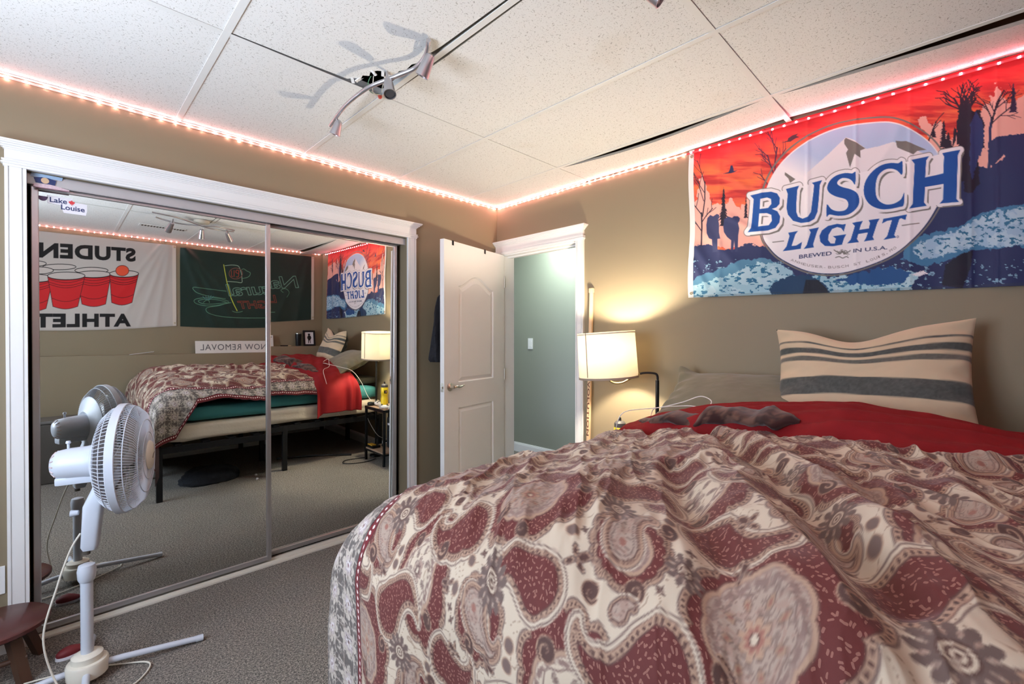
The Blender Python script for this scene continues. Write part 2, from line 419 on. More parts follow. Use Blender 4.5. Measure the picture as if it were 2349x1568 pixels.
# ---- ceiling: slab, grid and tiles
GX = [0.0, -0.339, -0.949, -1.559, -2.169, -2.779, -3.389, XL]; GY = [0.0, -0.923, -2.143, YC]
ceil = thing('ceiling', None, None, (-1.8, -1.7, H), kind='structure')
bm = B(); box(bm, (XL-0.12, YC-0.12, HT-0.02), (0.12, 0.12, HT)); obj('slab', bm, m_plenum, ceil)
bm = B()
for gx in GX[1:-1]: box(bm, (gx-0.012, YC, H-0.0035), (gx+0.012, 0, H-0.001)); box(bm, (gx-0.001, YC, H-0.001), (gx+0.001, 0, H+0.035))
for gy in GY[1:-1]: box(bm, (XL, gy-0.012, H-0.003), (0, gy+0.012, H-0.0015)); box(bm, (XL, gy-0.001, H-0.001), (0, gy+0.001, H+0.035))
for a, b in (((XL, -0.018), (0, 0)), ((XL, YC), (0, YC+0.018))): box(bm, (a[0], a[1], H-0.003), (b[0], b[1], H-0.001))
box(bm, (-0.018, -0.93, H-0.003), (0, 0, H-0.001))
obj('ceiling_grid', bm, m_tbar, ceil)
m_tilecut = mat('ceiling_tile_edge', (0.36, 0.34, 0.29), 0.95, var=0.15, vscale=40)
def tile(poly, t=0.016):
    bm = B(); n = len(poly)
    lo = [bm.verts.new(p) for p in poly]; hi = [bm.verts.new((p[0], p[1], p[2]+t)) for p in poly]
    bm.faces.new(lo); bm.faces.new(hi[::-1])
    for i in range(n): bm.faces.new((lo[i], hi[i], hi[(i+1) % n], lo[(i+1) % n])).material_index = 1
    bmesh.ops.triangulate(bm, faces=[f for f in bm.faces if len(f.verts) > 4])
    return obj('ceiling_tile', bm, [m_tile, m_tilecut], ceil)
for i in range(len(GX)-1):
    for j in range(len(GY)-1):
        x1, x0, y1, y0 = GX[i]-0.002, GX[i+1]+0.002, GY[j]-0.002, GY[j+1]+0.002
        if (i, j) == (3, 1):      # torn corner above the spot lamp
            P = [(x0, y0), (-1.574, y0), (-1.578, -1.72), (-1.584, -1.40), (-1.592, -1.305), (-1.584, -1.262), (-1.600, -1.225), (-1.596, -1.180), (-1.612, -1.150),
                 (-1.604, -1.118), (-1.628, -1.098), (-1.652, -1.108), (-1.676, -1.092), (-1.690, -1.060), (-1.680, -1.035), (-1.702, -1.018), (-1.694, -0.990), (-1.722, -0.972),
                 (-1.735, -0.951), (-1.90, -0.944), (x0, -0.938)]
            tile([(x, y, H) for x, y in P])
        elif i == 0 and j > 0:    # border tiles hanging out of the grid
            ys = np.linspace(y1, y0, 9); lo, hi = [], []
            for k, y in enumerate(ys):
                u = k/8; s = math.sin(math.pi*u) if j == 1 else min(1, 1.35*u)**0.8
                d = (0.026 if j == 1 else 0.036)*s; g = (0.012 if j == 1 else 0.018)*s
                wallg = 0.030*max(0, (u-0.55)/0.45) if j == 1 else 0.030*max(0, 1-u*2.2)
                lo.append((x0+0.012+g, y, H-d)); hi.append((-0.004-wallg, y, H+0.001+wallg*0.2))
            bm = B(); t = 0.013
            q = [[bm.verts.new(p) for p in (a, b, (b[0], b[1], b[2]+t), (a[0], a[1], a[2]+t))] for a, b in zip(lo, hi)]
            for a, b in zip(q, q[1:]):
                for k in range(4): bm.faces.new((a[k], a[(k+1) % 4], b[(k+1) % 4], b[k])).material_index = 0 if k == 0 else 1
            bm.faces.new(q[0]); bm.faces.new(q[-1][::-1]); obj('ceiling_tile', bm, [m_tile, m_tilecut], ceil)
        elif (i, j) == (2, 1): tile([(x0+0.016, y0, H), (x1, y0, H), (x1, y1, H), (x0+0.012, y1, H), (x0+0.024, -1.35, H)])
        else: tile([(x0, y0, H), (x1, y0, H), (x1, y1, H), (x0, y1, H)])
# crumbling edge bits, wires and a red wire nut in the torn corner
bm = B()
for px, py, a in ((-1.685, -1.075, 0.3), (-1.655, -1.10, 1.1), (-1.70, -0.985, 2.0), (-1.72, -0.965, 0.9), (-1.625, -1.09, 2.6), (-1.64, -1.112, 0.1)):
    box(bm, (-0.018, -0.006, -0.004), (0.018, 0.006, 0.001), 0, Matrix.Translation((px, py, H)) @ Matrix.Rotation(a, 4, 'Z') @ Matrix.Rotation(0.35, 4, 'Y'))
obj('torn_edge', bm, m_tile, ceil)
wires = thing('electrical_wires', 'thin loose wires hanging in the torn ceiling hole above the curved lamp', 'wires', (-1.62, -1.02, H))
m_wirew = mat('wire_white', (0.75, 0.75, 0.66), 0.4); m_wireg = mat('wire_green', (0.05, 0.22, 0.10), 0.4); m_nut = mat('wire_nut_red', (0.55, 0.07, 0.04), 0.45)
for mm, pts in ((m_wirew, [(-1.67, -1.06, H+0.05), (-1.665, -1.04, H-0.005), (-1.64, -0.99, H-0.035), (-1.585, -0.955, H-0.012)]),
                (m_wireg, [(-1.65, -1.07, H+0.05), (-1.675, -1.02, H-0.01), (-1.645, -0.975, H-0.028), (-1.59, -0.95, H-0.01)]),
                (m_wirew, [(-1.60, -1.05, H+0.06), (-1.60, -1.0, H+0.005), (-1.585, -0.965, H-0.005)])):
    bm = B(); tube(bm, smoothpath(pts, 6), 0.0016, 6); obj('wire', bm, mm, wires, True)
bm = B(); lathe(bm, [(0.004, 0), (0.009, 0.004), (0.009, 0.012), (0.005, 0.026)], (-1.583, -0.945, H-0.014), (0.5, 0.9, 0.25), 10); obj('wire_nut', bm, m_nut, wires, True)
# ---- mouldings
def casing(bm, axis, p0, p1, side):
    """flat stock with a groove, from p0 to p1 (min, max corners on the wall plane)"""
    (a0, z0), (a1, z1) = p0, p1; T = 0.018; w_ = a1-a0
    for u0, u1, t in ((0, 0.16, T), (0.16, 0.22, T-0.005), (0.22, 0.78, T), (0.78, 0.84, T-0.005), (0.84, 1, T)):
        if axis == 'x': box(bm, (a0+w_*u0, -t, z0), (a0+w_*u1, 0, z1))
        else: box(bm, (-t, a0+w_*u0, z0), (0, a0+w_*u1, z1))
def header(bm, axis, a0, a1, z0):
    prof = [(0, 0.022, 0.0, 0.010), (0, 0.028, 0.010, 0.016), (0, 0.022, 0.016, 0.022), (0, 0.026, 0.022, 0.028), (0, 0.018, 0.028, 0.070),
            (0, 0.022, 0.070, 0.076), (0, 0.028, 0.076, 0.083), (0, 0.036, 0.083, 0.090), (0, 0.044, 0.090, 0.096), (0, 0.050, 0.096, 0.104)]
    for _, t, u0, u1 in prof:
        e = t-0.018
        if axis == 'x': box(bm, (a0-e, -t, z0+u0), (a1+e, 0, z0+u1))
        else: box(bm, (-t, a0-e, z0+u0), (0, min(a1+e, -0.001), z0+u1))
bm = B(); casing(bm, 'x', (OX0-0.062, 0), (OX0, OZ), 1); casing(bm, 'x', (OX1, 0), (OX1+0.066, OZ), 1); header(bm, 'x', OX0-0.062, OX1+0.066, OZ); struct('trim_1', bm, m_trim)
bm = B(); casing(bm, 'y', (DY1-0.064, 0), (DY1, DZ-0.004), 1); casing(bm, 'y', (DY0, 0), (-0.001, DZ-0.004), 1); header(bm, 'y', DY1-0.064, -0.003, DZ-0.004)
box(bm, (0.0, DY0-0.014, 0), (0.12, DY0, DZ)); box(bm, (0.0, DY1, 0), (0.12, DY1+0.014, DZ)); box(bm, (0.0, DY1, DZ-0.014), (0.12, DY0, DZ))
box(bm, (0.045, DY1+0.014, 0), (0.08, DY1+0.026, DZ-0.014)); box(bm, (0.045, DY1+0.014, DZ-0.026), (0.08, DY0-0.014, DZ-0.014)); struct('trim_2', bm, m_trim)
def baseboard(name, a, b, n):
    """from a to b along the wall; n: inward normal"""
    bm = B(); d = Vector((b[0]-a[0], b[1]-a[1], 0)); L = d.length; d.normalize(); nn = Vector(n)
    M = Matrix(((d.x, nn.x, 0, a[0]), (d.y, nn.y, 0, a[1]), (0, 0, 1, 0), (0, 0, 0, 1)))
    box(bm, (0, 0, 0), (L, 0.014, 0.085), 0, M); box(bm, (0, 0, 0.085), (L, 0.010, 0.097), 0, M); box(bm, (0, 0, 0.097), (L, 0.006, 0.105), 0, M)
    struct(name, bm, m_trim)
baseboard('baseboard_back', (OX1+0.067, -0.0), (-0.001, -0.0), (0, -1, 0)); baseboard('baseboard_back_2', (XL, 0), (OX0-0.063, 0), (0, -1, 0))
baseboard('baseboard_right', (0, DY1-0.065), (0, YC+0.125), (-1, 0, 0)); baseboard('baseboard_front', (-0.015, YC+0.125), (XL, YC+0.125), (0, 1, 0))
baseboard('baseboard_left', (XL, YC+0.14), (XL, -0.015), (1, 0, 0)); baseboard('baseboard_hall', (1.15, 1.4), (1.15, -2.5), (-1, 0, 0))
# ---- closet track and sliding mirror doors
bm = B(); box(bm, (OX0, 0.020, 1.943), (OX1, 0.026, OZ-0.006)); box(bm, (OX0, 0.026, 1.980), (OX1, 0.108, OZ-0.001)); box(bm, (OX0, 0.062, 1.955), (OX1, 0.066, 1.982)); box(bm, (OX0, 0.104, 1.95), (OX1, 0.108, 1.982))
box(bm, (OX0, 0.0175, 1.946), (OX1, 0.0205, 1.951)); struct('trim_3', bm, m_alud)
bm = B(); box(bm, (OX0, 0.004, 0), (OX1, 0.030, 0.010), 0.002); box(bm, (OX0, 0.030, 0), (OX1, 0.112, 0.005)); box(bm, (OX0, 0.066, 0), (OX1, 0.070, 0.018)); box(bm, (OX0, 0.026, 0), (OX1, 0.030, 0.018)); struct('trim_4', bm, mat('track_cream', (0.68, 0.64, 0.56), 0.4))
m_mirror = bpy.data.materials.new('mirror_silver'); m_mirror.use_nodes = True; N = NT(m_mirror); p = N.n['Principled BSDF']
p.inputs['Metallic'].default_value = 1.0; p.inputs['Roughness'].default_value = 0.0
N.set(p, 'Base Color', N.mix(N.noise(N.add('ShaderNodeTexCoord').outputs['Object'], 2.0, 2), (0.80, 0.83, 0.80), (0.83, 0.85, 0.83)))
def mirror_door(name, x0, x1, yg, label, tilt):
    z0, z1 = 0.019, 1.948
    t = thing(name, label, 'closet door', ((x0+x1)/2, yg, (z0+z1)/2), 'sliding mirror doors of the closet', 'thing')
    bm = B(); s = 0.024
    box(bm, (x0, yg-0.010, z0), (x0+s, yg+0.012, z1), 0.003); box(bm, (x1-s, yg-0.010, z0), (x1, yg+0.012, z1), 0.003)
    box(bm, (x0, yg-0.008, z0), (x1, yg+0.012, z0+0.026), 0.003); box(bm, (x0, yg-0.008, z1-0.018), (x1, yg+0.012, z1), 0.003)
    box(bm, (x1-s+0.009, yg-0.0115, z0), (x1-s+0.0115, yg-0.009, z1)); obj('frame', bm, m_alu, t)
    bm = B(); box(bm, (x0+0.01, yg, z0+0.01), (x1-0.01, yg+0.004, z1-0.01)); obj('mirror_glass', bm, m_mirror, t)
    bm = B(); box(bm, (x0+0.01, yg+0.0045, z0+0.01), (x1-0.01, yg+0.008, z1-0.01)); obj('backing', bm, m_dark, t)
    t.rotation_euler = (tilt, 0, 0); return t
mirror_door('mirrored_closet_door', -2.676, -1.729, 0.050, 'wide mirrored sliding closet door with stickers in its top corner', 0)
mirror_door('mirrored_closet_door', -1.815, -0.892, 0.090, 'mirrored sliding closet door next to the dark gap, reflecting the lamp', 0.0105)
# ---- stickers
m_ink = mat('ink_navy', (0.02, 0.035, 0.13), 0.5, var=0); m_stw = mat('sticker_white', (0.80, 0.78, 0.82), 0.4, var=0.02); m_stb = mat('sticker_pale_blue', (0.36, 0.52, 0.72), 0.4, var=0.15, vscale=60)
m_red = mat('ink_red', (0.70, 0.05, 0.06), 0.5, var=0); m_tan = mat('ink_tan', (0.62, 0.42, 0.26), 0.5, var=0.1); m_maroonink = mat('ink_maroon', (0.13, 0.03, 0.05), 0.5, var=0)
def fromface(x, z, y, ang=0):   # a frame on a plane facing the room (-y)
    return Matrix.Translation((x, y, z)) @ Matrix.Rotation(R_(90), 4, 'X') @ Matrix.Rotation(ang, 4, 'Z')
st = thing('lake_sticker', 'white sticker with navy place name and a red maple leaf on the mirror', 'sticker', (-2.56, 0.049, 1.90))
S0 = fromface(-2.615, 1.885, 0.0488, 0)
bm = B(); prism(bm, [(-0.012, 0.028), (0.068, 0.028), (0.068, 0.012), (0.116, 0.010), (0.116, -0.020), (0.112, -0.040), (0.040, -0.040), (0.030, -0.008), (-0.012, -0.006)], 0, 0.0006, S0); obj('backing', bm, m_stw, st)
text_obj('lettering', 'Lake', S0 @ Matrix.Translation((-0.005, 0.000, 0.0007)), 0.030, m_ink, st, 0.0002, bold=0.0006)
text_obj('lettering', 'Louise', S0 @ Matrix.Translation((0.030, -0.025, 0.0007)), 0.030, m_ink, st, 0.0002, bold=0.0006)
leaf = [(0, -10), (1, -10), (1, -5), (6, -6), (5, -3), (10, 1), (8, 2), (9, 6), (5, 5), (4, 7), (2, 4), (3, 9), (1, 8), (0, 11)]
leaf = leaf + [(-x, y) for x, y in leaf[::-1]]
bm = B(); prism(bm, [(x*0.0011, y*0.0011) for x, y in leaf[1:-1]], 0, 0.0012, S0 @ Matrix.Translation((0.066, 0.008, 0.0006))); obj('maple_leaf', bm, m_red, st)
st = thing('badge_sticker', 'navy and pale blue winged badge sticker on the closet track', 'sticker', (-2.63, 0.017, 1.965))
S1 = fromface(-2.632, 1.962, 0.0172, 0)
bm = B(); prism(bm, [(-0.045, 0.014), (0.052, 0.014), (0.055, 0.028), (-0.040, 0.030)], 0, 0.0006, S1); obj('banner', bm, m_stb, st)
bm = B(); prism(bm, [(-0.034, 0.010), (-0.010, 0.016), (0.010, 0.016), (0.034, 0.010), (0.030, -0.012), (0.012, -0.010), (-0.012, -0.010), (-0.028, -0.010)], 0.0004, 0.0010, S1); obj('wings', bm, m_ink, st)
bm = B(); lathe(bm, [(0.0125, 0), (0.0125, 0.0005)], S1 @ Vector((0.0, 0.003, 0.001)), (0, -1, 0), 24); obj('roundel', bm, m_tan, st)
st = thing('name_strip_sticker', 'pinkish script strip sticker above the shield sticker on the mirror', 'sticker', (-2.58, 0.017, 1.93))
bm = B(); prism(bm, [(-0.035, 0.010), (0.02, 0.014), (0.075, 0.002), (0.075, -0.006), (-0.035, -0.008)], 0, 0.0006, S1 @ Matrix.Translation((0.0, -0.024, 0))); obj('strip', bm, mat('sticker_pink', (0.62, 0.46, 0.50), 0.5, var=0.25, vscale=150), st)
bm = B(); prism(bm, [(-0.035, -0.0075), (0.075, -0.0055), (0.075, -0.0030), (-0.035, -0.0045)], 0.0004, 0.0010, S1 @ Matrix.Translation((0.0, -0.024, 0))); obj('underline', bm, m_maroonink, st)
st = thing('shield_sticker', 'small purple half round shield sticker at the mirror corner left of the maple leaf sticker', 'sticker', (-2.645, 0.049, 1.90))
bm = B(); prism(bm, [(0.016*math.cos(a), 0.020*math.sin(a)) for a in np.linspace(math.pi, 2*math.pi, 14)], 0, 0.0006, fromface(-2.640, 1.905, 0.0488)); obj('shield', bm, mat('ink_plum', (0.12, 0.06, 0.14), 0.5, var=0.3, vscale=120), st)
# ---- the open door
hx, hy, L = -0.012, -0.076, 0.748; ang = math.atan2(-0.249-hy, -0.739-hx)
DM = Matrix.Translation((hx, hy, 0)) @ Matrix.Rotation(ang, 4, 'Z')       # local x along the leaf; local +y is the face to the room
dr = thing('door_1', 'white two panel door with arched top panel standing open', 'door', (hx, hy, 0), kind='structure')
T2 = 0.0175; z0, z1 = 0.012, 1.965
def arch(x0, x1, zs, rise, n=14):
    out = []
    for i in range(n+1):
        u = i/n; c = 0.5-0.5*math.cos(2*math.pi*u); out.append((x0+(x1-x0)*u, zs+rise*c**0.85))
    return out
def leafmesh():
    bm = B(); Mz = DM @ Matrix(((1, 0, 0, 0), (0, 0, -1, 0), (0, 1, 0, 0), (0, 0, 0, 1)))   # (x, z, -y)
    X0, X1 = 0.155, L-0.155
    up = [(X1, 0.98), (X0, 0.98)] + arch(X0, X1, 1.66, 0.085); lowp = [(X1, 0.20), (X0, 0.20), (X0, 0.80), (X1, 0.80)]
    for sgn in (1, -1):
        def ring(poly, d0, sh):  # recess loops
            c = (sum(p[0] for p in poly)/len(poly), sum(p[1] for p in poly)/len(poly)); outl = []
            n = len(poly)
            for i in range(n):
                a, b, d = Vector(poly[i-1]), Vector(poly[i]), Vector(poly[(i+1) % n])
                e1 = (b-a).normalized(); e2 = (d-b).normalized(); nn = Vector((e1.y, -e1.x)) + Vector((e2.y, -e2.x)); nn.normalize()
                q = b + nn*sh
                if (q-Vector(c)).length > (b-Vector(c)).length and sh: q = b - nn*sh
                outl.append((q.x, q.y, sgn*(T2-d0)))
            return outl
        outer = [(0, z0), (L, z0), (L, z1), (0, z1)]
        t = bmesh.new(); ov = [t.verts.new((x, z, -sgn*T2)) for x, z in outer]
        edges = [t.edges.new((ov[i], ov[(i+1) % 4])) for i in range(4)]; loops = []
        for poly in (up, lowp):
            rs = [[t.verts.new((x, z, -y)) for x, z, y in ring(poly, d, s)] for d, s in ((0, 0), (0.009, 0.010), (0.009, 0.020), (0.002, 0.048))]
            n = len(poly)
            for i in range(n): edges.append(t.edges.new((rs[0][i], rs[0][(i+1) % n])))
            for a, b in zip(rs, rs[1:]):
                for i in range(n): t.faces.new((a[i], a[(i+1) % n], b[(i+1) % n], b[i]))
            t.faces.new(rs[-1])
        bmesh.ops.triangle_fill(t, use_beauty=True, use_dissolve=False, edges=edges)
        t.normal_update(); merge(bm, t, Mz)
    for a, b in (((0, z0), (L, z0)), ((L, z0), (L, z1)), ((L, z1), (0, z1)), ((0, z1), (0, z0))):
        bm.faces.new([bm.verts.new(DM @ Vector(p)) for p in ((a[0], -T2, a[1]), (b[0], -T2, b[1]), (b[0], T2, b[1]), (a[0], T2, a[1]))])
    return bm
obj('leaf', leafmesh(), m_door, dr)
m_nickel = mat('satin_nickel', (0.62, 0.58, 0.50), 0.28, metal=1.0, var=0.03)
hb = obj('handle', (lambda bm: (lathe(bm, [(0.029, 0), (0.029, 0.004), (0.022, 0.010), (0.012, 0.014), (0.011, 0.040)], DM @ Vector((L-0.060, T2, 0.955)), DM.to_3x3() @ Vector((0, 1, 0)), 28),
    tube(bm, smoothpath([DM @ Vector(p) for p in ((L-0.060, T2+0.040, 0.955), (L-0.085, T2+0.046, 0.958), (L-0.115, T2+0.043, 0.952), (L-0.145, T2+0.043, 0.957), (L-0.165, T2+0.046, 0.964))], 5), [0.009]*5+[0.0085]*5+[0.0075]*5+[0.006]*5+[0.004], 10), bm)[-1])(B()), m_nickel, dr, True)
bm = B(); box(bm, (L-0.0005, -0.011, 0.925), (L+0.0012, 0.011, 0.985), 0, DM); box(bm, (L, -0.006, 0.948), (L+0.008, 0.006, 0.962), 0.001, DM); obj('latch', bm, m_nickel, dr)
for z in (0.22, 1.0, 1.75):
    bm = B(); lathe(bm, [(0.006, -0.045), (0.006, 0.045)], DM @ Vector((-0.004, T2+0.004, z)), (0, 0, 1), 10); obj('hinge', bm, m_nickel, dr, True)
sw = thing('light_switch', 'white rocker light switch on the grey hall wall', 'light switch', (1.149, 0.684, 1.232))
# ---- over-the-door hooks and the coat behind the door
for u, lb in ((0.655, 'black over-the-door hook near the latch edge of the door'), (0.27, 'black over-the-door hook near the hinge edge of the door')):
    hk = thing('door_hook', lb, 'hook', DM @ Vector((u, 0, z1)), 'hooks over the top of the door')
    bm = B(); box(bm, (u-0.009, -T2-0.002, z1+0.0006), (u+0.009, T2+0.003, z1+0.003), 0, DM); box(bm, (u-0.009, T2+0.001, z1-0.030), (u+0.009, T2+0.003, z1+0.003), 0, DM)
    box(bm, (u-0.009, -T2-0.004, z1-0.22), (u+0.009, -T2-0.002, z1+0.003), 0, DM); obj('strap', bm, m_black, hk)
    bm = B(); tube(bm, smoothpath([DM @ Vector(p) for p in ((u, -T2-0.003, z1-0.19), (u, -T2-0.006, z1-0.23), (u, -T2-0.035, z1-0.235), (u, -T2-0.045, z1-0.20))], 4), 0.004, 8); obj('peg', bm, m_black, hk, True)
sb = B(); Ms = Matrix.Translation((1.149, 0.684, 1.232)); box(sb, (-0.006, -0.036, -0.060), (0.001, 0.036, 0.060), 0.002, Ms); obj('plate', sb, m_trim, sw)
sb = B(); box(sb, (-0.009, -0.016, -0.032), (-0.005, 0.016, 0.032), 0.001, Ms); obj('rocker', sb, m_trim, sw)
# ============================================================ the bed
bed = thing('bed_frame', 'black metal platform bed frame under the mattresses', 'bed frame', (-1.05, -2.38, 0))
BX0, BX1, BY0, BY1 = -2.050, -0.055, -3.19, -1.60
bm = B(); t_ = 0.035
for y in (BY0, (BY0+BY1)/2-0.015, BY1-t_): box(bm, (BX0, y, 0.375), (BX1, y+t_, 0.425), 0.002)
for x in (BX0, BX1-t_): box(bm, (x, BY0, 0.375), (x+t_, BY1, 0.425), 0.002)
obj('rails', bm, m_black, bed)
for x in np.linspace(BX0+0.12, BX1-0.15, 10):
    bm = B(); box(bm, (x, BY0+0.01, 0.426), (x+0.05, BY1-0.01, 0.440), 0.001); obj('slat', bm, m_black, bed)
for x in (BX0, -1.085, BX1-0.04):
    for y in (BY0, -2.42, BY1-0.04):
        bm = B(); box(bm, (x, y, 0.0), (x+0.04, y+0.04, 0.376), 0.002)
        if y == BY1-0.04: box(bm, (x-0.001, BY1-0.002, 0.34), (x+0.041, BY1+0.002, 0.43), 0.001)
        obj('leg', bm, m_black, bed)
def softbox(name, a, b, r, m, label, cat, group=None, sag=0.0, n=3, wr=0.0):
    bm = B(); box(bm, a, b)
    bmesh.ops.subdivide_edges(bm, edges=bm.edges[:], cuts=14, use_grid_fill=True)
    c = Vector([(a[i]+b[i])/2 for i in range(3)]); h = Vector([abs(b[i]-a[i])/2 for i in range(3)])
    for v in bm.verts:
        p = v.co-c; q = Vector([max(-h[i]+r, min(h[i]-r, p[i])) for i in range(3)]); d = p-q
        if d.length > 1e-7: d = d.normalized()*r
        v.co = c+q+d
        if wr:
            f = fbm(np.array([v.co.x*6.0+v.co.z*9]), np.array([v.co.z*22.0+v.co.y*3]), 3)[0]-0.5
            v.co += d.normalized()*wr*f if d.length > 1e-6 else Vector((0, 0, 0))
    o = obj(name, bm, m, None, True, loc=(c.x, c.y, a[2])); return tag(o, label, cat, group)
m_cream = mat('cream_mattress_cover', (0.62, 0.54, 0.43), 0.85, var=0.08, bump=0.3, bscale=40, bdist=0.01, sheen=0.2)
m_teal = mat('teal_foam', (0.035, 0.20, 0.21), 0.8, var=0.1, bump=0.2, bscale=90)
m_char = mat('dark_olive_mattress', (0.030, 0.030, 0.022), 0.8, var=0.15, bump=0.2, bscale=60)
softbox('box_mattress', (BX0+0.05, BY0, 0.441), (BX1, BY1-0.015, 0.590), 0.045, m_cream, 'wrinkled cream covered mattress, lowest of the three on the black bed frame', 'mattress', 'mattresses stacked on the bed', wr=0.02)
softbox('foam_mattress', (BX0+0.14, BY0, 0.591), (BX1-0.01, BY1-0.05, 0.735), 0.06, m_teal, 'teal foam mattress between the cream and the dark mattress', 'mattress', 'mattresses stacked on the bed')
softbox('top_mattress', (BX0+0.26, BY0, 0.736), (-0.02, BY1-0.16, 0.830), 0.045, m_char, 'dark olive mattress, topmost of the stack under the bedding', 'mattress', 'mattresses stacked on the bed')

# ------------------------------------------------------------ the paisley print, one repeat drawn once
PX, PY, PR = 0.53, 0.48, 0.00125; KS = 0.855
nx, ny = int(PX/PR), int(PY/PR)
gx, gy = np.meshgrid((np.arange(nx)+0.5)*PR, (np.arange(ny)+0.5)*PR, indexing='ij')
CRM = np.array((0.765, 0.70, 0.615)); MAR = np.array((0.365, 0.150, 0.135)); TAN = np.array((0.66, 0.54, 0.45)); BRN = np.array((0.315, 0.215, 0.19)); LIL = np.array((0.64, 0.56, 0.50)); GRB = np.array((0.43, 0.35, 0.32)); RSE = np.array((0.56, 0.38, 0.33))
pat = np.zeros((nx, ny, 3)); pat[:] = CRM; msk = np.zeros((nx, ny)); lilm = np.zeros((nx, ny))
def loc2(cx, cy, ang=0.0, flip=1):
    cx *= KS; cy *= KS; dx = (gx-cx+PX/2) % PX - PX/2; dy = (gy-cy+PY/2) % PY - PY/2
    c, s = math.cos(ang), math.sin(ang); return (dx*c+dy*s)*flip, -dx*s+dy*c
def lay(k, col, mk=None, hard=PR*0.9):
    """k: signed distance (negative inside)"""
    a = np.clip(0.5-k/(2*hard), 0, 1)
    pat[:] = pat*(1-a[..., None]) + np.array(col)*a[..., None]
    lilm[:] = lilm*(1-a) + (a if col is LIL else 0)
    if mk is not None: msk[:] = msk*(1-a) + mk*a
    elif True: msk[:] = msk*(1-a)
def sweep(u, v, pts, rad):
    """signed distance to the hull of circles along a path; also the angle around it"""
    d = np.full(u.shape, 1e9); q = np.zeros(u.shape)
    for i, ((x, y), r) in enumerate(zip(pts, rad)):
        e = np.hypot(u-x, v-y)-r; k = e < d; d[k] = e[k]; q[k] = (i*0.9 + np.arctan2(v-y, u-x)*max(r, 0.006)/0.0125)[k]
    return d, q
def paisley_path(R, tail, curl, n=26):
    pts, rad = [], []; x = y = 0.0; a = math.pi*0.5
    for i in range(n):
        t = i/(n-1); pts.append((x, y)); rad.append(R*(1-t)**0.85 + 0.004)
        st = tail/(n-1); a += curl/(n-1)*(0.35+1.9*t*t); x += math.cos(a)*st; y += math.sin(a)*st
    return pts, rad
def curl(cx, cy, ang, size, flip, col=BRN, back=TAN):
    u, v = loc2(cx, cy, ang, flip); P, Rr = [], []
    for i in range(40):
        t = i/39; th = 2*math.pi*1.45*t; r = size*(0.10+0.90*t**1.1); P.append((r*math.cos(th), r*math.sin(th))); Rr.append(0.0022+0.0042*math.sin(math.pi*min(1, t*1.05)))
    d, q = sweep(u, v, P, Rr); lay(d-0.0022, back); lay(d, col)
def dotsalong(q, period=1.0, fill=0.26): return np.abs((q/period) % 1-0.5) < fill
def paisley(cx, cy, ang, R, tail, bend, flip=1, inner=MAR, core=True):
    u, v = loc2(cx, cy, ang, flip); P, Rr = paisley_path(R, tail, bend); d, q = sweep(u, v, P, Rr)
    w = min(0.022, R*0.30)
    lay(d-0.0060, CRM); lay(d-0.0035, GRB); lay(d-0.0008, CRM if inner is MAR else TAN); lay(d+0.0045, BRN*1.15); lay(d+0.0060, TAN)
    band = (d < -0.0085) & (d > -w+0.004); mid = -(0.0075+w-0.003)/2
    dd = np.hypot(d-mid, (((q/1.0) % 1)-0.5)*0.0125)-0.0034; lay(np.where(band, dd, 1), BRN)
    lay(d+w-0.0025, BRN*1.05); lay(d+w, inner, 1.0 if inner is MAR else 0.0)
    return u, v, d, w
def rosette(cx, cy, R, n=8, ang=0.0, pal=0):
    u, v = loc2(cx, cy, ang); r = np.hypot(u, v); th = np.arctan2(v, u)
    sc_ = R*(1+0.085*np.abs(np.cos(n*th/2))**0.6-0.04)
    A, Bc, C = ((LIL, TAN, RSE), (CRM, LIL, GRB))[pal]
    lay(r-sc_-0.005, BRN*1.2); lay(r-sc_-0.0025, TAN); lay(r-sc_+0.004, GRB*1.25); lay(r-sc_+0.006, A)
    b = np.abs(np.sin(n*th)); lay(np.where((r > R*0.80) & (r < R*0.90), 0.3-b, 1)*0.004, GRB*1.2)
    lay(np.abs(r-R*0.74*(1+0.06*np.cos(n*th)))-0.0014, GRB*1.1)
    for k in range(n):      # little paisleys round the centre
        a = 2*math.pi*k/n+0.2; x, y = R*0.55*math.cos(a), R*0.55*math.sin(a)
        e = np.hypot((u-x)*math.cos(a)+(v-y)*math.sin(a), 1.7*(-(u-x)*math.sin(a)+(v-y)*math.cos(a)))
        lay(e-R*0.125, Bc*0.93); lay(np.abs(e-R*0.125)-0.0011, GRB*1.05); lay(e-R*0.055, C)
    pet = R*0.33*(0.55+0.45*np.abs(np.cos(n*th/2))**0.7); lay(r-pet-0.002, GRB); lay(r-pet, Bc); lay(r-pet*0.62, C*1.05); lay(r-R*0.09, CRM); lay(np.abs(r-R*0.09)-0.001, BRN)
def flower(cx, cy, R, n=12, ang=0.0):
    u, v = loc2(cx, cy, ang); r = np.hypot(u, v*0.82); th = np.arctan2(v*0.82, u)
    pet = R*(0.52+0.48*np.abs(np.cos(n*th/2))**0.55); lay(r-pet, GRB*0.92)
    e = np.abs(((th*n/(2*math.pi)) % 1)-0.5)*2; lay(np.where((r > R*0.42) & (r < R*0.80), np.hypot((r-R*0.62), (1-e)*0.0 + (e-0.0)*0.012)-0.0045, 1), LIL)
    lay(r-R*0.40, BRN); lay(r-R*0.34, CRM); lay(np.abs(r-R*0.20)-0.0014, BRN); lay(r-R*0.07, BRN)
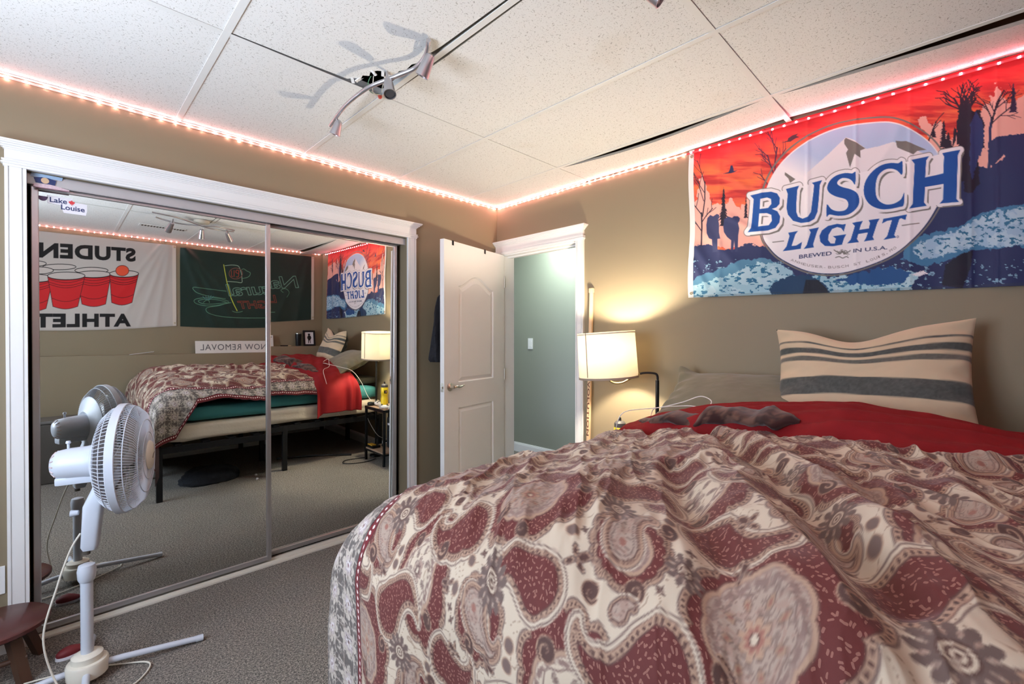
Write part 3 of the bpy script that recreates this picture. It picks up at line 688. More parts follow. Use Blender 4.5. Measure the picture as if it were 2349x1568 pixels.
def trefoil(cx, cy, R, ang=0.0, col=BRN):
    u, v = loc2(cx, cy, ang)
    for a in (math.pi/2, math.pi/2+1.15, math.pi/2-1.15, -math.pi/2):
        L_ = R*(1.0 if abs(a-math.pi/2) < 0.1 else 0.72); x, y = L_*0.55*math.cos(a), L_*0.55*math.sin(a)
        e = np.hypot((u-x)*math.cos(a)+(v-y)*math.sin(a), 2.0*(-(u-x)*math.sin(a)+(v-y)*math.cos(a)))-L_*0.5; lay(e-0.0012, GRB); lay(e+0.0018, TAN); lay(e+R*0.16, col)
# broad maroon cartouche fields with scalloped rims
def field(cx, cy, a, b, ang, n=14):
    u, v = loc2(cx, cy, ang); r = np.hypot(u/a, v/b); th = np.arctan2(v/b, u/a); k = (r-(0.9+0.10*np.abs(np.cos(n*th/2))**0.6-0.22*np.cos(2*th)*0.3))*min(a, b)
    lay(k-0.012, GRB); lay(k-0.009, TAN); dd = np.where((k > 0.0) & (k < 0.008), np.hypot(k-0.0045, (((th*n) % 1)-0.5)*0.010)-0.0026, 1); lay(dd, BRN); lay(k, BRN); lay(k+0.002, MAR, 1.0)
field(0.30, 0.28, 0.150, 0.105, 0.5); field(0.0, 0.0, 0.145, 0.100, -0.6); field(0.31, 0.0, 0.075, 0.060, 1.2); field(0.0, 0.28, 0.080, 0.062, 0.2)
rosette(0.315, 0.300, 0.078, 8, 0.1, 0); rosette(0.010, 0.020, 0.072, 7, 0.4, 1); rosette(0.31, 0.0, 0.040, 6, 0.4, 0); rosette(0.0, 0.285, 0.042, 6, 0.2, 1)
for cx, cy, an, R_b, tl, bd, fl, inn in ((0.135, 0.150, 2.15, 0.062, 0.19, 2.7, 1, MAR), (0.470, 0.430, -0.9, 0.064, 0.19, 2.7, 1, MAR), (0.480, 0.140, 0.3, 0.050, 0.16, 2.9, -1, MAR),
                                         (0.150, 0.430, 3.6, 0.054, 0.17, 2.8, -1, MAR), (0.310, 0.020, 1.2, 0.036, 0.12, 3.0, 1, LIL), (0.600, 0.300, 4.2, 0.036, 0.12, 3.0, -1, LIL)):
    u, v, d, w_ = paisley(cx, cy, an, R_b, tl, bd, fl, inn)
    if inn is LIL: lay(np.abs(d+w_+0.007)-0.001, GRB); lay(np.hypot(u, v)-0.007, RSE)
for a in ((0.235, 0.175, 0.4, 0.020, 1), (0.400, 0.330, 2.2, 0.022, -1), (0.065, 0.300, 1.4, 0.020, -1), (0.550, 0.500, 5.2, 0.022, 1), (0.380, 0.520, 3.0, 0.019, 1), (0.565, 0.080, 0.2, 0.018, -1), (0.225, 0.500, 4.4, 0.018, 1), (0.075, 0.500, 2.6, 0.016, -1), (0.410, 0.230, 5.8, 0.016, 1)): curl(*a)
flower(0.220, 0.075, 0.040, 12, 0.3); flower(0.530, 0.265, 0.042, 12, 1.2); flower(0.300, 0.440, 0.030, 10, 0.1)
for a in ((0.105, 0.365, 0.030, 0.5), (0.400, 0.090, 0.030, 2.2), (0.595, 0.420, 0.026, -0.5), (0.225, 0.345, 0.022, 1.8), (0.060, 0.230, 0.024, 3.0)): trefoil(*a)
rs = np.random.RandomState(5); put = 0
for q_ in range(900):
    cx, cy = rs.rand()*PX, rs.rand()*PY; big = q_ < 450; rd = 0.021 if big else 0.0125
    ok = True
    for k in range(14):
        a_ = k*0.449*2; rr0 = rd*(1 if k % 2 else 0.5); i_, j_ = int(((cx+rr0*math.cos(a_)) % PX)/PR) % nx, int(((cy+rr0*math.sin(a_)) % PY)/PR) % ny
        if np.abs(pat[i_, j_]-CRM).sum() > 0.05: ok = False; break
    if not ok: continue
    cx /= KS; cy /= KS; k = put % 4; put += 1; a_ = rs.rand()*6.28
    if big:
        if k == 0: paisley(cx, cy, a_, 0.0125, 0.035, 2.6, 1, LIL)
        elif k == 1: curl(cx, cy, a_, 0.016, 1 if rs.rand() < 0.5 else -1)
        elif k == 2: rosette(cx, cy, 0.018, 6, a_, 0)
        else: trefoil(cx, cy, 0.020, a_, RSE)
    elif k < 2: curl(cx, cy, a_, 0.0085, 1 if rs.rand() < 0.5 else -1, GRB)
    else: trefoil(cx, cy, 0.0115, a_)
tx, ty = np.meshgrid(np.arange(nx)*PR, np.arange(ny)*PR, indexing='ij')
def sample_pat(s, t):
    i = (np.mod(s, PX)/PR-0.5); j = (np.mod(t, PY)/PR-0.5); i0 = np.floor(i).astype(int); j0 = np.floor(j).astype(int); fi = (i-i0)[..., None]; fj = (j-j0)[..., None]
    g = lambda A, a, b: A[a % nx, b % ny]
    c = (g(pat, i0, j0)*(1-fi)+g(pat, i0+1, j0)*fi)*(1-fj) + (g(pat, i0, j0+1)*(1-fi)+g(pat, i0+1, j0+1)*fi)*fj
    n = fbm(s*34, t*34, 3); L_ = g(lilm, i0, j0); f = np.abs((n*9) % 1-0.5)
    k = np.clip((0.13-f)*14, 0, 1)*L_*0.55; c = c*(1-k[..., None])+GRB*k[..., None]
    k = (((n*9) % 3) < 1)*L_*0.22; c = c*(1-k[..., None])+RSE*k[..., None]
    cr = np.clip(1-np.abs(c-CRM).sum(-1)*14, 0, 1); n2 = fbm(s*15+40, t*15, 2); k = np.clip((0.055-np.abs((n2*6) % 1-0.5))*30, 0, 1)*cr*0.65*(fbm(s*6, t*6+9, 2) > 0.40); c = c*(1-k[..., None])+TAN*0.82*k[..., None]
    return c, g(msk, i0, j0)
# ------------------------------------------------------------ the duvet: cloth coordinates s (head to foot) and t (ledge to open side)
def interp(x, xs, ys): return np.interp(x, xs, ys)
RIDGES = [([(-1.56, -2.29), (-1.78, -2.43), (-1.92, -2.54), (-2.07, -2.63)], -0.030, 0.030),
          ([(-0.72, -1.98), (-1.11, -2.25), (-1.4, -2.45), (-1.62, -2.57), (-1.76, -2.65), (-1.91, -2.75)], -0.034, 0.034),
          ([(-0.80, -2.06), (-1.16, -2.33), (-1.45, -2.53), (-1.66, -2.66), (-1.86, -2.79)], 0.022, 0.040),
          ([(-1.44, -2.30), (-1.72, -2.50), (-1.88, -2.62), (-2.02, -2.72)], 0.020, 0.045),
          ([(-1.36, -2.62), (-1.57, -2.68)], -0.022, 0.025), ([(-1.25, -2.75), (-1.62, -2.83)], 0.022, 0.03),
          ([(-1.02, -2.62), (-0.98, -2.74), (-0.90, -2.84), (-0.80, -2.92)], -0.085, 0.034), ([(-1.10, -2.60), (-1.08, -2.74), (-1.02, -2.88)], 0.026, 0.035),
          ([(-1.93, -2.29), (-2.05, -2.41), (-2.14, -2.48), (-2.18, -2.53)], -0.028, 0.032), ([(-1.84, -2.20), (-1.97, -2.32), (-2.08, -2.42)], 0.016, 0.04),
          ([(-0.75, -1.80), (-1.05, -1.95), (-1.35, -2.12)], -0.018, 0.03), ([(-0.85, -1.72), (-1.2, -1.83), (-1.5, -1.98)], 0.014, 0.035),
          ([(-1.15, -3.0), (-1.6, -2.95), (-1.9, -3.0)], -0.02, 0.04)]
def ztop(x, y):
    z = interp(y, [-3.2, -2.9, -2.5, -2.15, -1.85, -1.70], [0.955, 0.985, 0.995, 0.970, 0.922, 0.893])
    z = z + interp(x, [-2.15, -1.95, -1.7, -1.3, -0.9, -0.6], [-0.035, -0.002, 0.008, 0.0, -0.016, -0.030])
    z = z + 0.030*(fbm(x*3.1+5, y*3.1, 3)-0.5) + 0.012*(fbm(x*9+y*5, y*9-x*3, 3)-0.5)
    al = (-x*0.85-y*0.53); ac = (x*0.53-y*0.85); rn = 1-np.abs(2*fbm(al*2.1+3, ac*8.5, 3)-1); z = z + 0.020*(rn**4-0.35)*np.clip((-1.65-y)/0.15, 0, 1)
    rn = 1-np.abs(2*fbm(al*5+9, ac*19+4, 3)-1); z = z + 0.009*(rn**3-0.4)
    for pts, a, wd in RIDGES:
        d = dist(x, y, segs_of(pts, False)); z = z + a*np.exp(-(d/wd)**2)
    return z
def warpgrid(a, b, n, focus):   # sampling denser near the camera
    u = np.linspace(0, 1, n); wt = 1/(0.35+np.abs(u*(b-a)+a-focus)); c = np.cumsum(wt); c = (c-c[0])/(c[-1]-c[0]); return a+(b-a)*c
YF0, YR = -1.785, 0.20; XF0, XR = -1.895, 0.20
def headx(y): return interp(y, [-3.2, -2.885, -2.37, -1.9, -1.7, -1.5], [-1.02, -0.99, -0.87, -0.76, -0.70, -0.67])
def duvet_surface(S, T, extra=0.0):
    """S: metres from the head edge along the bed; T: metres from the ledge side"""
    y_lin = -3.19 + T; hx = headx(np.minimum(y_lin, -1.55)); x_lin = hx - S
    a = np.maximum(0, y_lin-YF0); b = np.maximum(0, XF0-x_lin)
    def roll(q, r): th = np.minimum(q/r, math.pi/2); off = r*np.sin(th); drop = r*(1-np.cos(th)) + np.maximum(0, q-r*math.pi/2); return off, drop
    oa, da = roll(a, YR); ob, db = roll(b, XR)
    x = np.where(b > 0, XF0-ob, x_lin); y = np.where(a > 0, YF0+oa, y_lin)
    drop = (da**2.2+db**2.2)**(1/2.2)
    cor = np.minimum(1, a/0.35)*np.minimum(1, b/0.35)
    x = x + 0.045*cor; y = y + 0.015*cor+0.012*np.clip(da/0.2, 0, 1)
    z = ztop(x, y) - drop + extra
    hang = np.clip((drop-0.08)/0.3, 0, 1)
    # soft vertical folds of the hanging parts
    y = y + 0.022*hang*np.sin(x*17+1.2*np.sin(x*7)) * (a > 0); x = x + 0.020*hang*np.sin(y*15+2)*(b > 0)
    return x, y, z
TS = (-1.585+3.19)   # where the piping runs
Sg = warpgrid(0, 1.90, 1120, 1.20); Tg = warpgrid(0, 1.96, 1060, 1.15)
S, T = np.meshgrid(Sg, Tg, indexing='ij')
TSTR = 1.525
# length of the overhang varies: long at the foot corner
Tend = interp(S, [0, 0.5, 0.95, 1.10, 1.25, 1.9], [1.70, 1.68, 1.63, 1.66, 1.92, 2.02]); Tm = np.where(T > 1.40, 1.40+(T-1.40)*(Tend-1.40)/(1.96-1.40), T)
x, y, z = duvet_surface(S, Tm)
Pd = np.stack([x, y, z], -1)
s_, t_ = S+0.03*np.sin(Tm*3), Tm
ws = 0.085*(fbm(S*3.0+7, Tm*3.0+2, 2)-0.5); wt = 0.085*(fbm(S*3.0+31, Tm*3.0+12, 2)-0.5)
C, mk = sample_pat((s_+ws)*1.10+0.12, (t_+wt)*1.18+0.05)
# border beyond the piping
TSTR = TSTR-interp(S, [0, 0.95, 1.35], [0, 0, 0.085]); bd = Tm-TSTR; hem = Tend-Tm
u = (S/0.105); v = (bd-0.02)/0.105
lat = np.abs(((u+v) % 1)-0.5)+np.abs(((u-v) % 1)-0.5)
flo = np.hypot((u-np.round(u)), (v-np.floor(v)-0.5)); th = np.arctan2(v-np.floor(v)-0.5, u-np.round(u))
pet = 0.44*(0.55+0.45*np.abs(np.cos(4*th))**0.7)
bc = np.zeros(C.shape); bc[:] = (0.37, 0.345, 0.33)
nz = fbm(S*120, Tm*120, 3)
def mixin(c, k, col): k = np.clip(k, 0, 1)[..., None]; c[:] = c*(1-k)+np.array(col)*k
mixin(bc, (pet-flo)*26, (0.73, 0.69, 0.64)); mixin(bc, (pet*0.62-flo)*26, (0.66, 0.60, 0.60)); mixin(bc, (pet*0.40-flo)*26, (0.80, 0.77, 0.77)); mixin(bc, (0.06-flo)*30, (0.45, 0.3, 0.32))
mixin(bc, (0.055-np.abs(lat-0.5))*30, (0.66, 0.61, 0.57)); mixin(bc, (nz-0.52)*8*0.6, (0.70, 0.66, 0.61)); mixin(bc, (0.40-nz)*8*0.6, (0.40, 0.36, 0.33))
isb = bd > 0; C[isb] = bc[isb]; mk = np.where(isb, 0, mk)
def stripe(q, c0=0.0):      # q: distance from the stripe's centre
    k = np.abs(q) < 0.016; C[k] = (0.42, 0.10, 0.13); kk = (np.abs(q) > 0.013) & (np.abs(q) < 0.017); C[kk] = (0.22, 0.08, 0.10); mk[np.abs(q) < 0.018] = 0
    dd = np.hypot(q, (((S/0.017) % 1)-0.5)*0.017) < 0.0046; C[dd & k] = (0.93, 0.86, 0.84)
stripe(bd-0.002); stripe(hem-0.022)
kk = hem < 0.008; C[kk] = (0.36, 0.06, 0.09); mk[kk] = 0
# outer edge of the foot
kf = S > 1.885; C[kf] = (0.36, 0.06, 0.09)
UV = np.stack([S, Tm], -1)
m_duvet = attr_mat('paisley_duvet_print', 0.72, 0.15, 1400, 0.25, fleck=True)
dv = thing('duvet', 'paisley duvet in maroon and cream spread over the bed', 'duvet', (-1.5, -2.4, 0.9))
grid_obj('cover', Pd, C, m_duvet, dv, UV, alpha=mk)
# underside and turned-back head edge (dark side of the print)
Sg2 = np.linspace(0, 1.90, 170); Tg2 = np.linspace(0, 1.96, 170); S2, T2_ = np.meshgrid(Sg2, Tg2, indexing='ij')
Tend2 = interp(S2, [0, 0.5, 0.95, 1.10, 1.25, 1.9], [1.70, 1.68, 1.63, 1.66, 1.92, 2.02]); Tm2 = np.where(T2_ > 1.40, 1.40+(T2_-1.40)*(Tend2-1.40)/(1.96-1.40), T2_)
x2, y2, z2 = duvet_surface(S2, Tm2)
a2 = np.maximum(0, (-3.19+Tm2)-YF0); b2 = np.maximum(0, XF0-(headx(np.minimum(-3.19+Tm2, -1.55))-S2)); edge = np.minimum(np.minimum(S2, Tend2-Tm2), 1.90-S2); th_ = 0.030*np.clip(edge/0.05, 0.03, 1)
fa = np.clip(a2/0.3, 0, 1); fb = np.clip(b2/0.3, 0, 1)
Pu = np.stack([x2+th_*fb, y2-th_*fa, z2-th_*(1-np.maximum(fa, fb))-0.002], -1)
m_under = mat('duvet_underside', (0.085, 0.045, 0.050), 0.8, var=0.5, vscale=26, sheen=0.2)
grid_obj('underside', Pu, None, m_under, dv)
# the roll where the head edge is turned back
yy = np.linspace(-2.40, -1.72, 60); aa = np.linspace(0, 2*math.pi, 28)
YY, AA = np.meshgrid(yy, aa, indexing='ij'); rr = (0.033+0.008*fbm(YY*9, AA*0+3, 2))*interp(YY, [-2.40, -2.34, -2.1, -1.82, -1.72], [0.15, 0.85, 0.9, 0.7, 0.1])*(1+0.12*np.sin(AA*3+YY*20))
XX = headx(YY)-0.004; ZZ = ztop(XX, YY)+0.024
Pr = np.stack([XX+rr*2.3*np.cos(AA), YY, ZZ+0.012+rr*np.sin(AA)], -1)
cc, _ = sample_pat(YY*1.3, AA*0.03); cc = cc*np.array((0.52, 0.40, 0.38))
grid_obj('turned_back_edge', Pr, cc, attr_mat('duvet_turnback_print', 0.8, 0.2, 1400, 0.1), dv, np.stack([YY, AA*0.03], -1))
# ------------------------------------------------------------ red sheet between duvet and pillows
m_redc = mat('red_sheet', (0.22, 0.011, 0.014), 0.75, var=0.10, vscale=14, bump=0.15, bscale=500, bdist=0.0008, sheen=0.0, spec=0.15)
Vs = np.linspace(0, 1, 110); Ts = np.linspace(0, 1.93, 240)
V_, T_ = np.meshgrid(Vs, Ts, indexing='ij')
yl = -3.20+T_; a = np.maximum(0, yl-(-1.78)); th = np.minimum(a/0.19, math.pi/2); ys_ = np.where(a > 0, -1.78+0.215*np.sin(th), yl); dr_ = 0.19*(1-np.cos(th))+np.maximum(0, a-0.19*math.pi/2)
xa = headx(np.minimum(yl, -1.55))-0.10; xb = interp(yl, [-3.2, -2.7, -2.1, -1.8, -1.6, -1.4], [-0.30, -0.32, -0.36, -0.40, -0.36, -0.33])
xs_ = xa+(xb-xa)*V_
puff = np.sin(math.pi*np.clip(V_, 0, 1))**0.6
zs = interp(yl, [-3.2, -2.9, -2.5, -2.1, -1.85, -1.7], [0.920, 0.955, 1.005, 0.975, 0.93, 0.905]) + puff*interp(yl, [-3.2, -2.8, -2.2, -1.9, -1.7], [0.030, 0.055, 0.048, 0.028, 0.010]) - 0.045*(V_ < 0.12)*(1-V_/0.12) - dr_
zs = zs + 0.026*(fbm(xs_*7+yl*2.5, yl*4-xs_*5, 4)-0.5)*np.clip(1.2-dr_*2, 0.25, 1) + 0.012*np.sin((yl*1.0+xs_*2.2)*19)*np.clip(1-dr_*4, 0, 1)*0.6
hg = np.clip(dr_/0.25, 0, 1); ys_ = ys_+hg*(0.018*np.sin(xs_*38+2*np.sin(xs_*15))+0.014)
redo = grid_obj('red_sheet', np.stack([xs_, ys_, zs], -1), None, m_redc)
tag(redo, 'crumpled dark red sheet between paisley duvet and pillows, hanging over the side', 'sheet')
sm = redo.modifiers.new('cloth', 'SOLIDIFY'); sm.thickness = 0.006; sm.offset = -1
# ------------------------------------------------------------ pillows
def pillow(W, Hh, D, n=120, corner=0.06, seed=0):
    """cloth sheet pair; returns front, back points in local coordinates (u right, v up, w thickness), plus u, v"""
    u = np.linspace(-1, 1, n); v = np.linspace(-1, 1, int(n*0.75)); U, V = np.meshgrid(u, v, indexing='ij')
    pin = 1-corner*(1-U**2)*1.0; pin2 = 1-corner*(1-V**2)
    X = U*W/2*pin2; Y = V*Hh/2*pin
    h = D/2*((1-np.abs(U)**2.6)*(1-np.abs(V)**2.6))**0.52
    wr = 0.014*(fbm(U*2.6+seed, V*2.6+seed*3, 4)-0.5)*np.clip(h/(D*0.15), 0, 1) + 0.010*np.exp(-((1-np.abs(U))/0.18)**2)*np.sin(V*17+seed)*np.clip(h/(D*0.2), 0, 1)
    return X, Y, h+wr, U, V
def place_pillow(name, label, W, Hh, D, M, colf, m, seed=0, group=None, bend=None):
    t = thing(name, label, 'pillow', M @ Vector((0, 0, 0)), group)
    X, Y, h, U, V = pillow(W, Hh, D, seed=seed)
    Mn = np.array(M)
    for nm, sg in (('front', 1), ('back', -1)):
        Z = h*sg
        if bend is not None: Xb, Yb, Zb = bend(X, Y, Z, U, V)
        else: Xb, Yb, Zb = X, Y, Z
        P = np.stack([Xb, Yb, Zb, np.ones(X.shape)], -1) @ Mn.T
        cc_ = colf(U, V, X, Y)
        if nm == 'back' and colf is stripes: cc_ = np.ones(cc_.shape)*np.array((0.17, 0.20, 0.18))
        grid_obj(nm, P[..., :3], cc_, m, t, np.stack([X, Y], -1))
    return t
def stripes(U, V, X, Y):
    c = np.zeros(U.shape+(3,)); c[:] = (0.80, 0.72, 0.60); g = np.array((0.315, 0.325, 0.31))
    v = (V+1)/2 + 0.006*np.sin(U*5)
    tex = 0.85+0.3*fbm(X*160, Y*160, 2)
    for a, b, k in ((0.285, 0.47, 1.0), (0.645, 0.705, 0.85), (0.735, 0.800, 1.0), (0.845, 0.870, 1.0)):
        q = np.clip(np.minimum(v-a, b-v)*160, 0, 1)[..., None]; c = c*(1-q*k)+(g*tex[..., None])*q*k
    return c
m_pstr = attr_mat('striped_pillow_cotton', 0.85, 0.25, 1200, 0.3)
def bm_(X, Y, Z, U, V):   # sags in the middle of its top edge, corners up
    Yb = Y - 0.062*np.clip((V+0.1), 0, 1)*np.exp(-((U+0.12)/0.42)**2) + 0.022*np.clip(V, 0, 1)*np.clip(U, 0, 1)**2
    return X, Yb, Z + 0.05*(V-0.0)**2*np.clip(V, 0, 1)
# faces the foot (-x), leans on the wall
def faceM(cx, cy, cz, lean, roll=0.0, yaw=0.0):
    """local x -> -y (right as seen from the bed), local y -> up, local z -> -x (to the foot)"""
    A = Matrix(((0, 0, -1, 0), (-1, 0, 0, 0), (0, 1, 0, 0), (0, 0, 0, 1)))
    return Matrix.Translation((cx, cy, cz)) @ Matrix.Rotation(yaw, 4, 'Z') @ Matrix.Rotation(lean, 4, 'Y') @ A @ Matrix.Rotation(roll, 4, 'Z')
place_pillow('striped_pillow', 'cream pillow with grey stripes propped up against the wall', 0.66, 0.45, 0.20, faceM(-0.235, -2.485, 1.112, R_(24), R_(1.5), R_(4)), stripes, m_pstr, 3, None, bm_)
m_pgry = attr_mat('grey_linen_pillow', 0.9, 0.25, 1200, 0.3)
def greyc(U, V, X, Y):
    c = np.zeros(U.shape+(3,)); c[:] = (0.455, 0.44, 0.365); return c*(0.92+0.16*fbm(X*12, Y*12, 3))[..., None]
def bg_(X, Y, Z, U, V): return X, Y, Z + 0.03*np.exp(-((U+1)/0.2)**2)*np.exp(-((V-1)/0.3)**2)*2
place_pillow('grey_pillow', 'olive grey pillow lying flat beside the striped one', 0.70, 0.46, 0.17, faceM(-0.285, -2.00, 0.985, R_(64), R_(2), R_(2)), greyc, m_pgry, 9, None, bg_)
place_pillow('grey_pillow', 'flat olive grey pillow mostly hidden beneath the striped pillow', 0.66, 0.42, 0.12, faceM(-0.25, -2.66, 0.897, R_(86), 0, 0), greyc, m_pgry, 5)
# ------------------------------------------------------------ white charging cables over the sheet
m_cable = mat('cable_white', (0.78, 0.75, 0.70), 0.4, var=0.02)
cab = thing('charging_cable', 'thin white charging cable looping over the red sheet beside the grey pillow', 'cable', (-0.55, -1.75, 0.9))
c1 = smoothpath([(-0.62, -1.70, 0.955), (-0.58, -1.76, 0.965), (-0.545, -1.85, 0.995), (-0.52, -1.92, 1.025), (-0.535, -1.975, 1.010), (-0.57, -1.965, 0.982), (-0.575, -1.90, 0.985), (-0.54, -1.82, 0.972), (-0.49, -1.74, 0.955), (-0.40, -1.62, 0.915), (-0.325, -1.565, 0.80), (-0.285, -1.50, 0.66), (-0.255, -1.43, 0.585)], 7)
bm = B(); tube(bm, c1, 0.0022, 6); obj('wire', bm, m_cable, cab, True)
c2 = smoothpath([(-0.62, -1.70, 0.955), (-0.70, -1.62, 0.93), (-0.685, -1.575, 0.80), (-0.66, -1.570, 0.66), (-0.60, -1.565, 0.55), (-0.555, -1.555, 0.47)], 7)
bm = B(); tube(bm, c2, 0.0022, 6); obj('wire', bm, m_cable, cab, True)
# ------------------------------------------------------------ things under the bed
m_cloth = mat('dark_clothing', (0.012, 0.013, 0.018), 0.9, var=0.4, vscale=20, bump=0.6, bscale=30, bdist=0.02)
bm = B(); sphere(bm, (0, 0, 0), 1, n=32)
for v in bm.verts:
    f = 1+0.5*(fbm(np.array([v.co.x*2+4]), np.array([v.co.y*2+v.co.z*2]), 3)[0]-0.5); v.co = Vector((v.co.x*0.22*f, v.co.y*0.17*f, max(v.co.z, -0.3)*0.11*f+0.035))
bm.transform(Matrix.Translation((-1.62, -1.98, 0))); o = obj('clothing_heap', bm, m_cloth, None, True, loc=(-1.62, -1.98, 0)); tag(o, 'dark heap of clothing on the carpet under the bed', 'clothes')
bm = B()
for x_, y_ in ((-1.30, -1.72), (-1.22, -1.66), (-1.27, -1.86), (-1.15, -1.80)):
    bm2 = bmesh.new(); bmesh.ops.create_icosphere(bm2, subdivisions=2, radius=0.011)
    for v in bm2.verts: v.co *= 0.7+0.6*random.random()
    merge(bm, bm2, Matrix.Translation((x_, y_, 0.007)))
o = obj('paper_crumbs', bm, m_stw, None, True, loc=(-1.25, -1.75, 0)); tag(o, 'tiny white paper crumbs on the carpet by the middle bed leg', 'litter', kind='stuff')
bm = B(); tube(bm, smoothpath([(-1.0, -2.05, 0.012), (-0.75, -1.95, 0.012), (-0.5, -1.80, 0.012), (-0.36, -1.70, 0.010)], 6), 0.010, 8); o = obj('power_bar_cord', bm, m_black, None, True, loc=(-0.7, -1.9, 0)); tag(o, 'straight black cord on the carpet under the head of the bed', 'cord')
# ============================================================ printed flags on the walls
def persp(h, u, v):
    w_ = h[6]*u+h[7]*v+1; return (h[0]*u+h[1]*v+h[2])/w_, (h[3]*u+h[4]*v+h[5])/w_
HB = (23.585932, -2.216086, 1137.095531, 144.165039, -277.423728, 1131.697914, 0.185684, -0.001887)
HC = (251.398356, -1.350784, 746.01777, 87.311185, -169.099741, 992.967239, 0.112456, -0.00115)
m_flag = attr_mat('printed_polyester_flag', 0.62, 0.15, 1600, 0.12, spec=0.35)
m_brass = mat('brass_grommet', (0.55, 0.42, 0.20), 0.35, metal=1.0)
def grommet(c, nrm, parent):
    bm = B(); n = 16; R0, R1 = 0.0065, 0.0022
    u_, v_ = frame(nrm); o = Vector(c)+Vector(nrm).normalized()*0.002
    tube(bm, [o+(u_*math.cos(2*math.pi*i/n)+v_*math.sin(2*math.pi*i/n))*R0 for i in range(n)], R1, 6, closed=True)
    obj('grommet', bm, m_brass, parent, True)
Zf = lambda L: [(1690+a/4.35, 320+b/4.35) for a, b in L]
Qf = lambda L: [(1540+a/2.529, 100+b/2.529) for a, b in L]
def beer_flag():
    NY, NZ = 640, 400
    uu, vv = np.meshgrid(np.linspace(0, 1, NY), np.linspace(0, 1, NZ), indexing='ij')
    Yw = -1.636 - 1.515*uu + 0.006*np.sin(vv*9)*(1-uu)
    zb = interp(uu, [0, 0.3, 0.6, 0.85, 1.0], [1.524, 1.512, 1.497, 1.487, 1.486]); Zw = 2.3675 + (zb-2.3675)*vv
    X, Y = persp(HB, Yw, Zw); sh = X.shape; qx, qy = (X-1540)*2.529, (Y-100)*2.529
    n1 = fbm(qx/210, qy/26, 4); n2 = fbm(qx/60, qy/60, 4); n3 = fbm(qx/22, qy/13, 3); n4 = fbm(qx/9, qy/9, 3)
    base = np.zeros(sh+(3,)); base[:] = (0.90, 0.38, 0.26)
    def mx(k, col): k = np.clip(k, 0, 1)[..., None]; base[:] = base*(1-k)+np.array(col)*k
    mx((n1-0.48)*9, (0.82, 0.24, 0.20)); mx((n1-0.60)*12, (0.72, 0.17, 0.17)); mx((0.40-n1)*8, (0.96, 0.45, 0.25)); mx((vv < 0.17)*(0.17-vv)*7, (0.90, 0.14, 0.18))  # last mix paints the LED strip's red light into the top edge
    P = Print(X, Y, (1, 1, 1), 0.55); P.c = base.reshape(-1, 3)
    NAV = (0.12, 0.165, 0.34); PNK = (0.93, 0.68, 0.62); DRK = (0.10, 0.07, 0.16); BLU = (0.08, 0.30, 0.52); ICE = (0.62, 0.77, 0.82); GRY = (0.46, 0.44, 0.42); WHT = (0.93, 0.90, 0.91); ROY = (0.0, 0.29, 0.60)
    # snow coloured brush left and right
    P.fill(Qf([(110, 930), (150, 880), (175, 760), (215, 860), (235, 930), (300, 930), (340, 900), (400, 960), (450, 880), (540, 900), (540, 1180), (110, 1190)]), PNK, wob=9, wsc=0.09)
    P.fill(Qf([(1430, 440), (1480, 405), (1500, 480), (1560, 440), (1590, 520), (1640, 560), (1760, 430), (1850, 330), (1890, 220), (1925, 300), (1960, 350), (2100, 250), (2600, 200), (2600, 800), (1500, 820), (1500, 560)]), PNK, wob=10, wsc=0.10)
    # navy ground with feathered snow edges
    P.fill(Qf([(110, 1170), (220, 1165), (260, 1190), (330, 1195), (440, 1160), (600, 1190), (1500, 900), (1560, 880), (1700, 620), (1760, 700), (1850, 720), (1960, 640), (2046, 700), (2600, 700), (2600, 1480), (110, 1480)]), NAV, wob=5, wsc=0.14)
    P.fill(Qf([(1840, 565), (1900, 540), (2046, 520), (2600, 500), (2600, 760), (2000, 760), (1960, 690), (1930, 640), (1860, 720), (1840, 640)]), NAV, wob=3, wsc=0.2)
    def fir(x, y0, y1, wd, col=DRK):
        n = 13; L, Rr = [], []
        for i in range(n):
            t = i/(n-1); yy_ = y0+(y1-y0)*t; wv = wd*(0.12+0.88*t)
            L.append((x-wv*(0.55+0.45*random.random()), yy_)); L.append((x-wv*0.42, yy_-(y1-y0)*0.02)); Rr.append((x+wv*(0.55+0.45*random.random()), yy_)); Rr.append((x+wv*0.42, yy_-(y1-y0)*0.02))
        P.fill(Qf([(x, y0-(y1-y0)*0.08)]+Rr+L[::-1]), col, wob=1.6, wsc=0.25)
    def branch(x, y, a, L, wd, depth, col=DRK):
        x2, y2 = x+L*math.cos(a), y-L*math.sin(a); P.line(Qf([(x, y), ((x+x2)/2+L*0.05*random.uniform(-1, 1), (y+y2)/2), (x2, y2)]), wd/2.529, col)
        if depth:
            for k in range(3): branch(x+(x2-x)*(0.45+0.25*k), y+(y2-y)*(0.45+0.25*k), a+random.choice((-1, 1))*random.uniform(0.25, 0.75), L*random.uniform(0.45, 0.7), wd*0.6, depth-1, col)
    fir(302, 850, 1060, 38); fir(430, 900, 1010, 16); fir(1580, 450, 600, 42); fir(1605, 520, 610, 50)
    fir(1640, 700, 800, 60, DRK); fir(1610, 640, 760, 40, DRK); fir(1700, 600, 800, 46, DRK); fir(1985, 240, 400, 40, (0.16, 0.13, 0.26)); fir(1520, 470, 540, 20); fir(2240, 150, 420, 70, (0.16, 0.13, 0.26))
    P.fill(Qf([(1655, 480), (1670, 350), (1690, 300), (1700, 380), (1730, 330), (1750, 390), (1790, 380), (1815, 470), (1815, 600), (1780, 640), (1790, 800), (1750, 860), (1700, 860), (1690, 650), (1655, 560)]), DRK, wob=4, wsc=0.2)
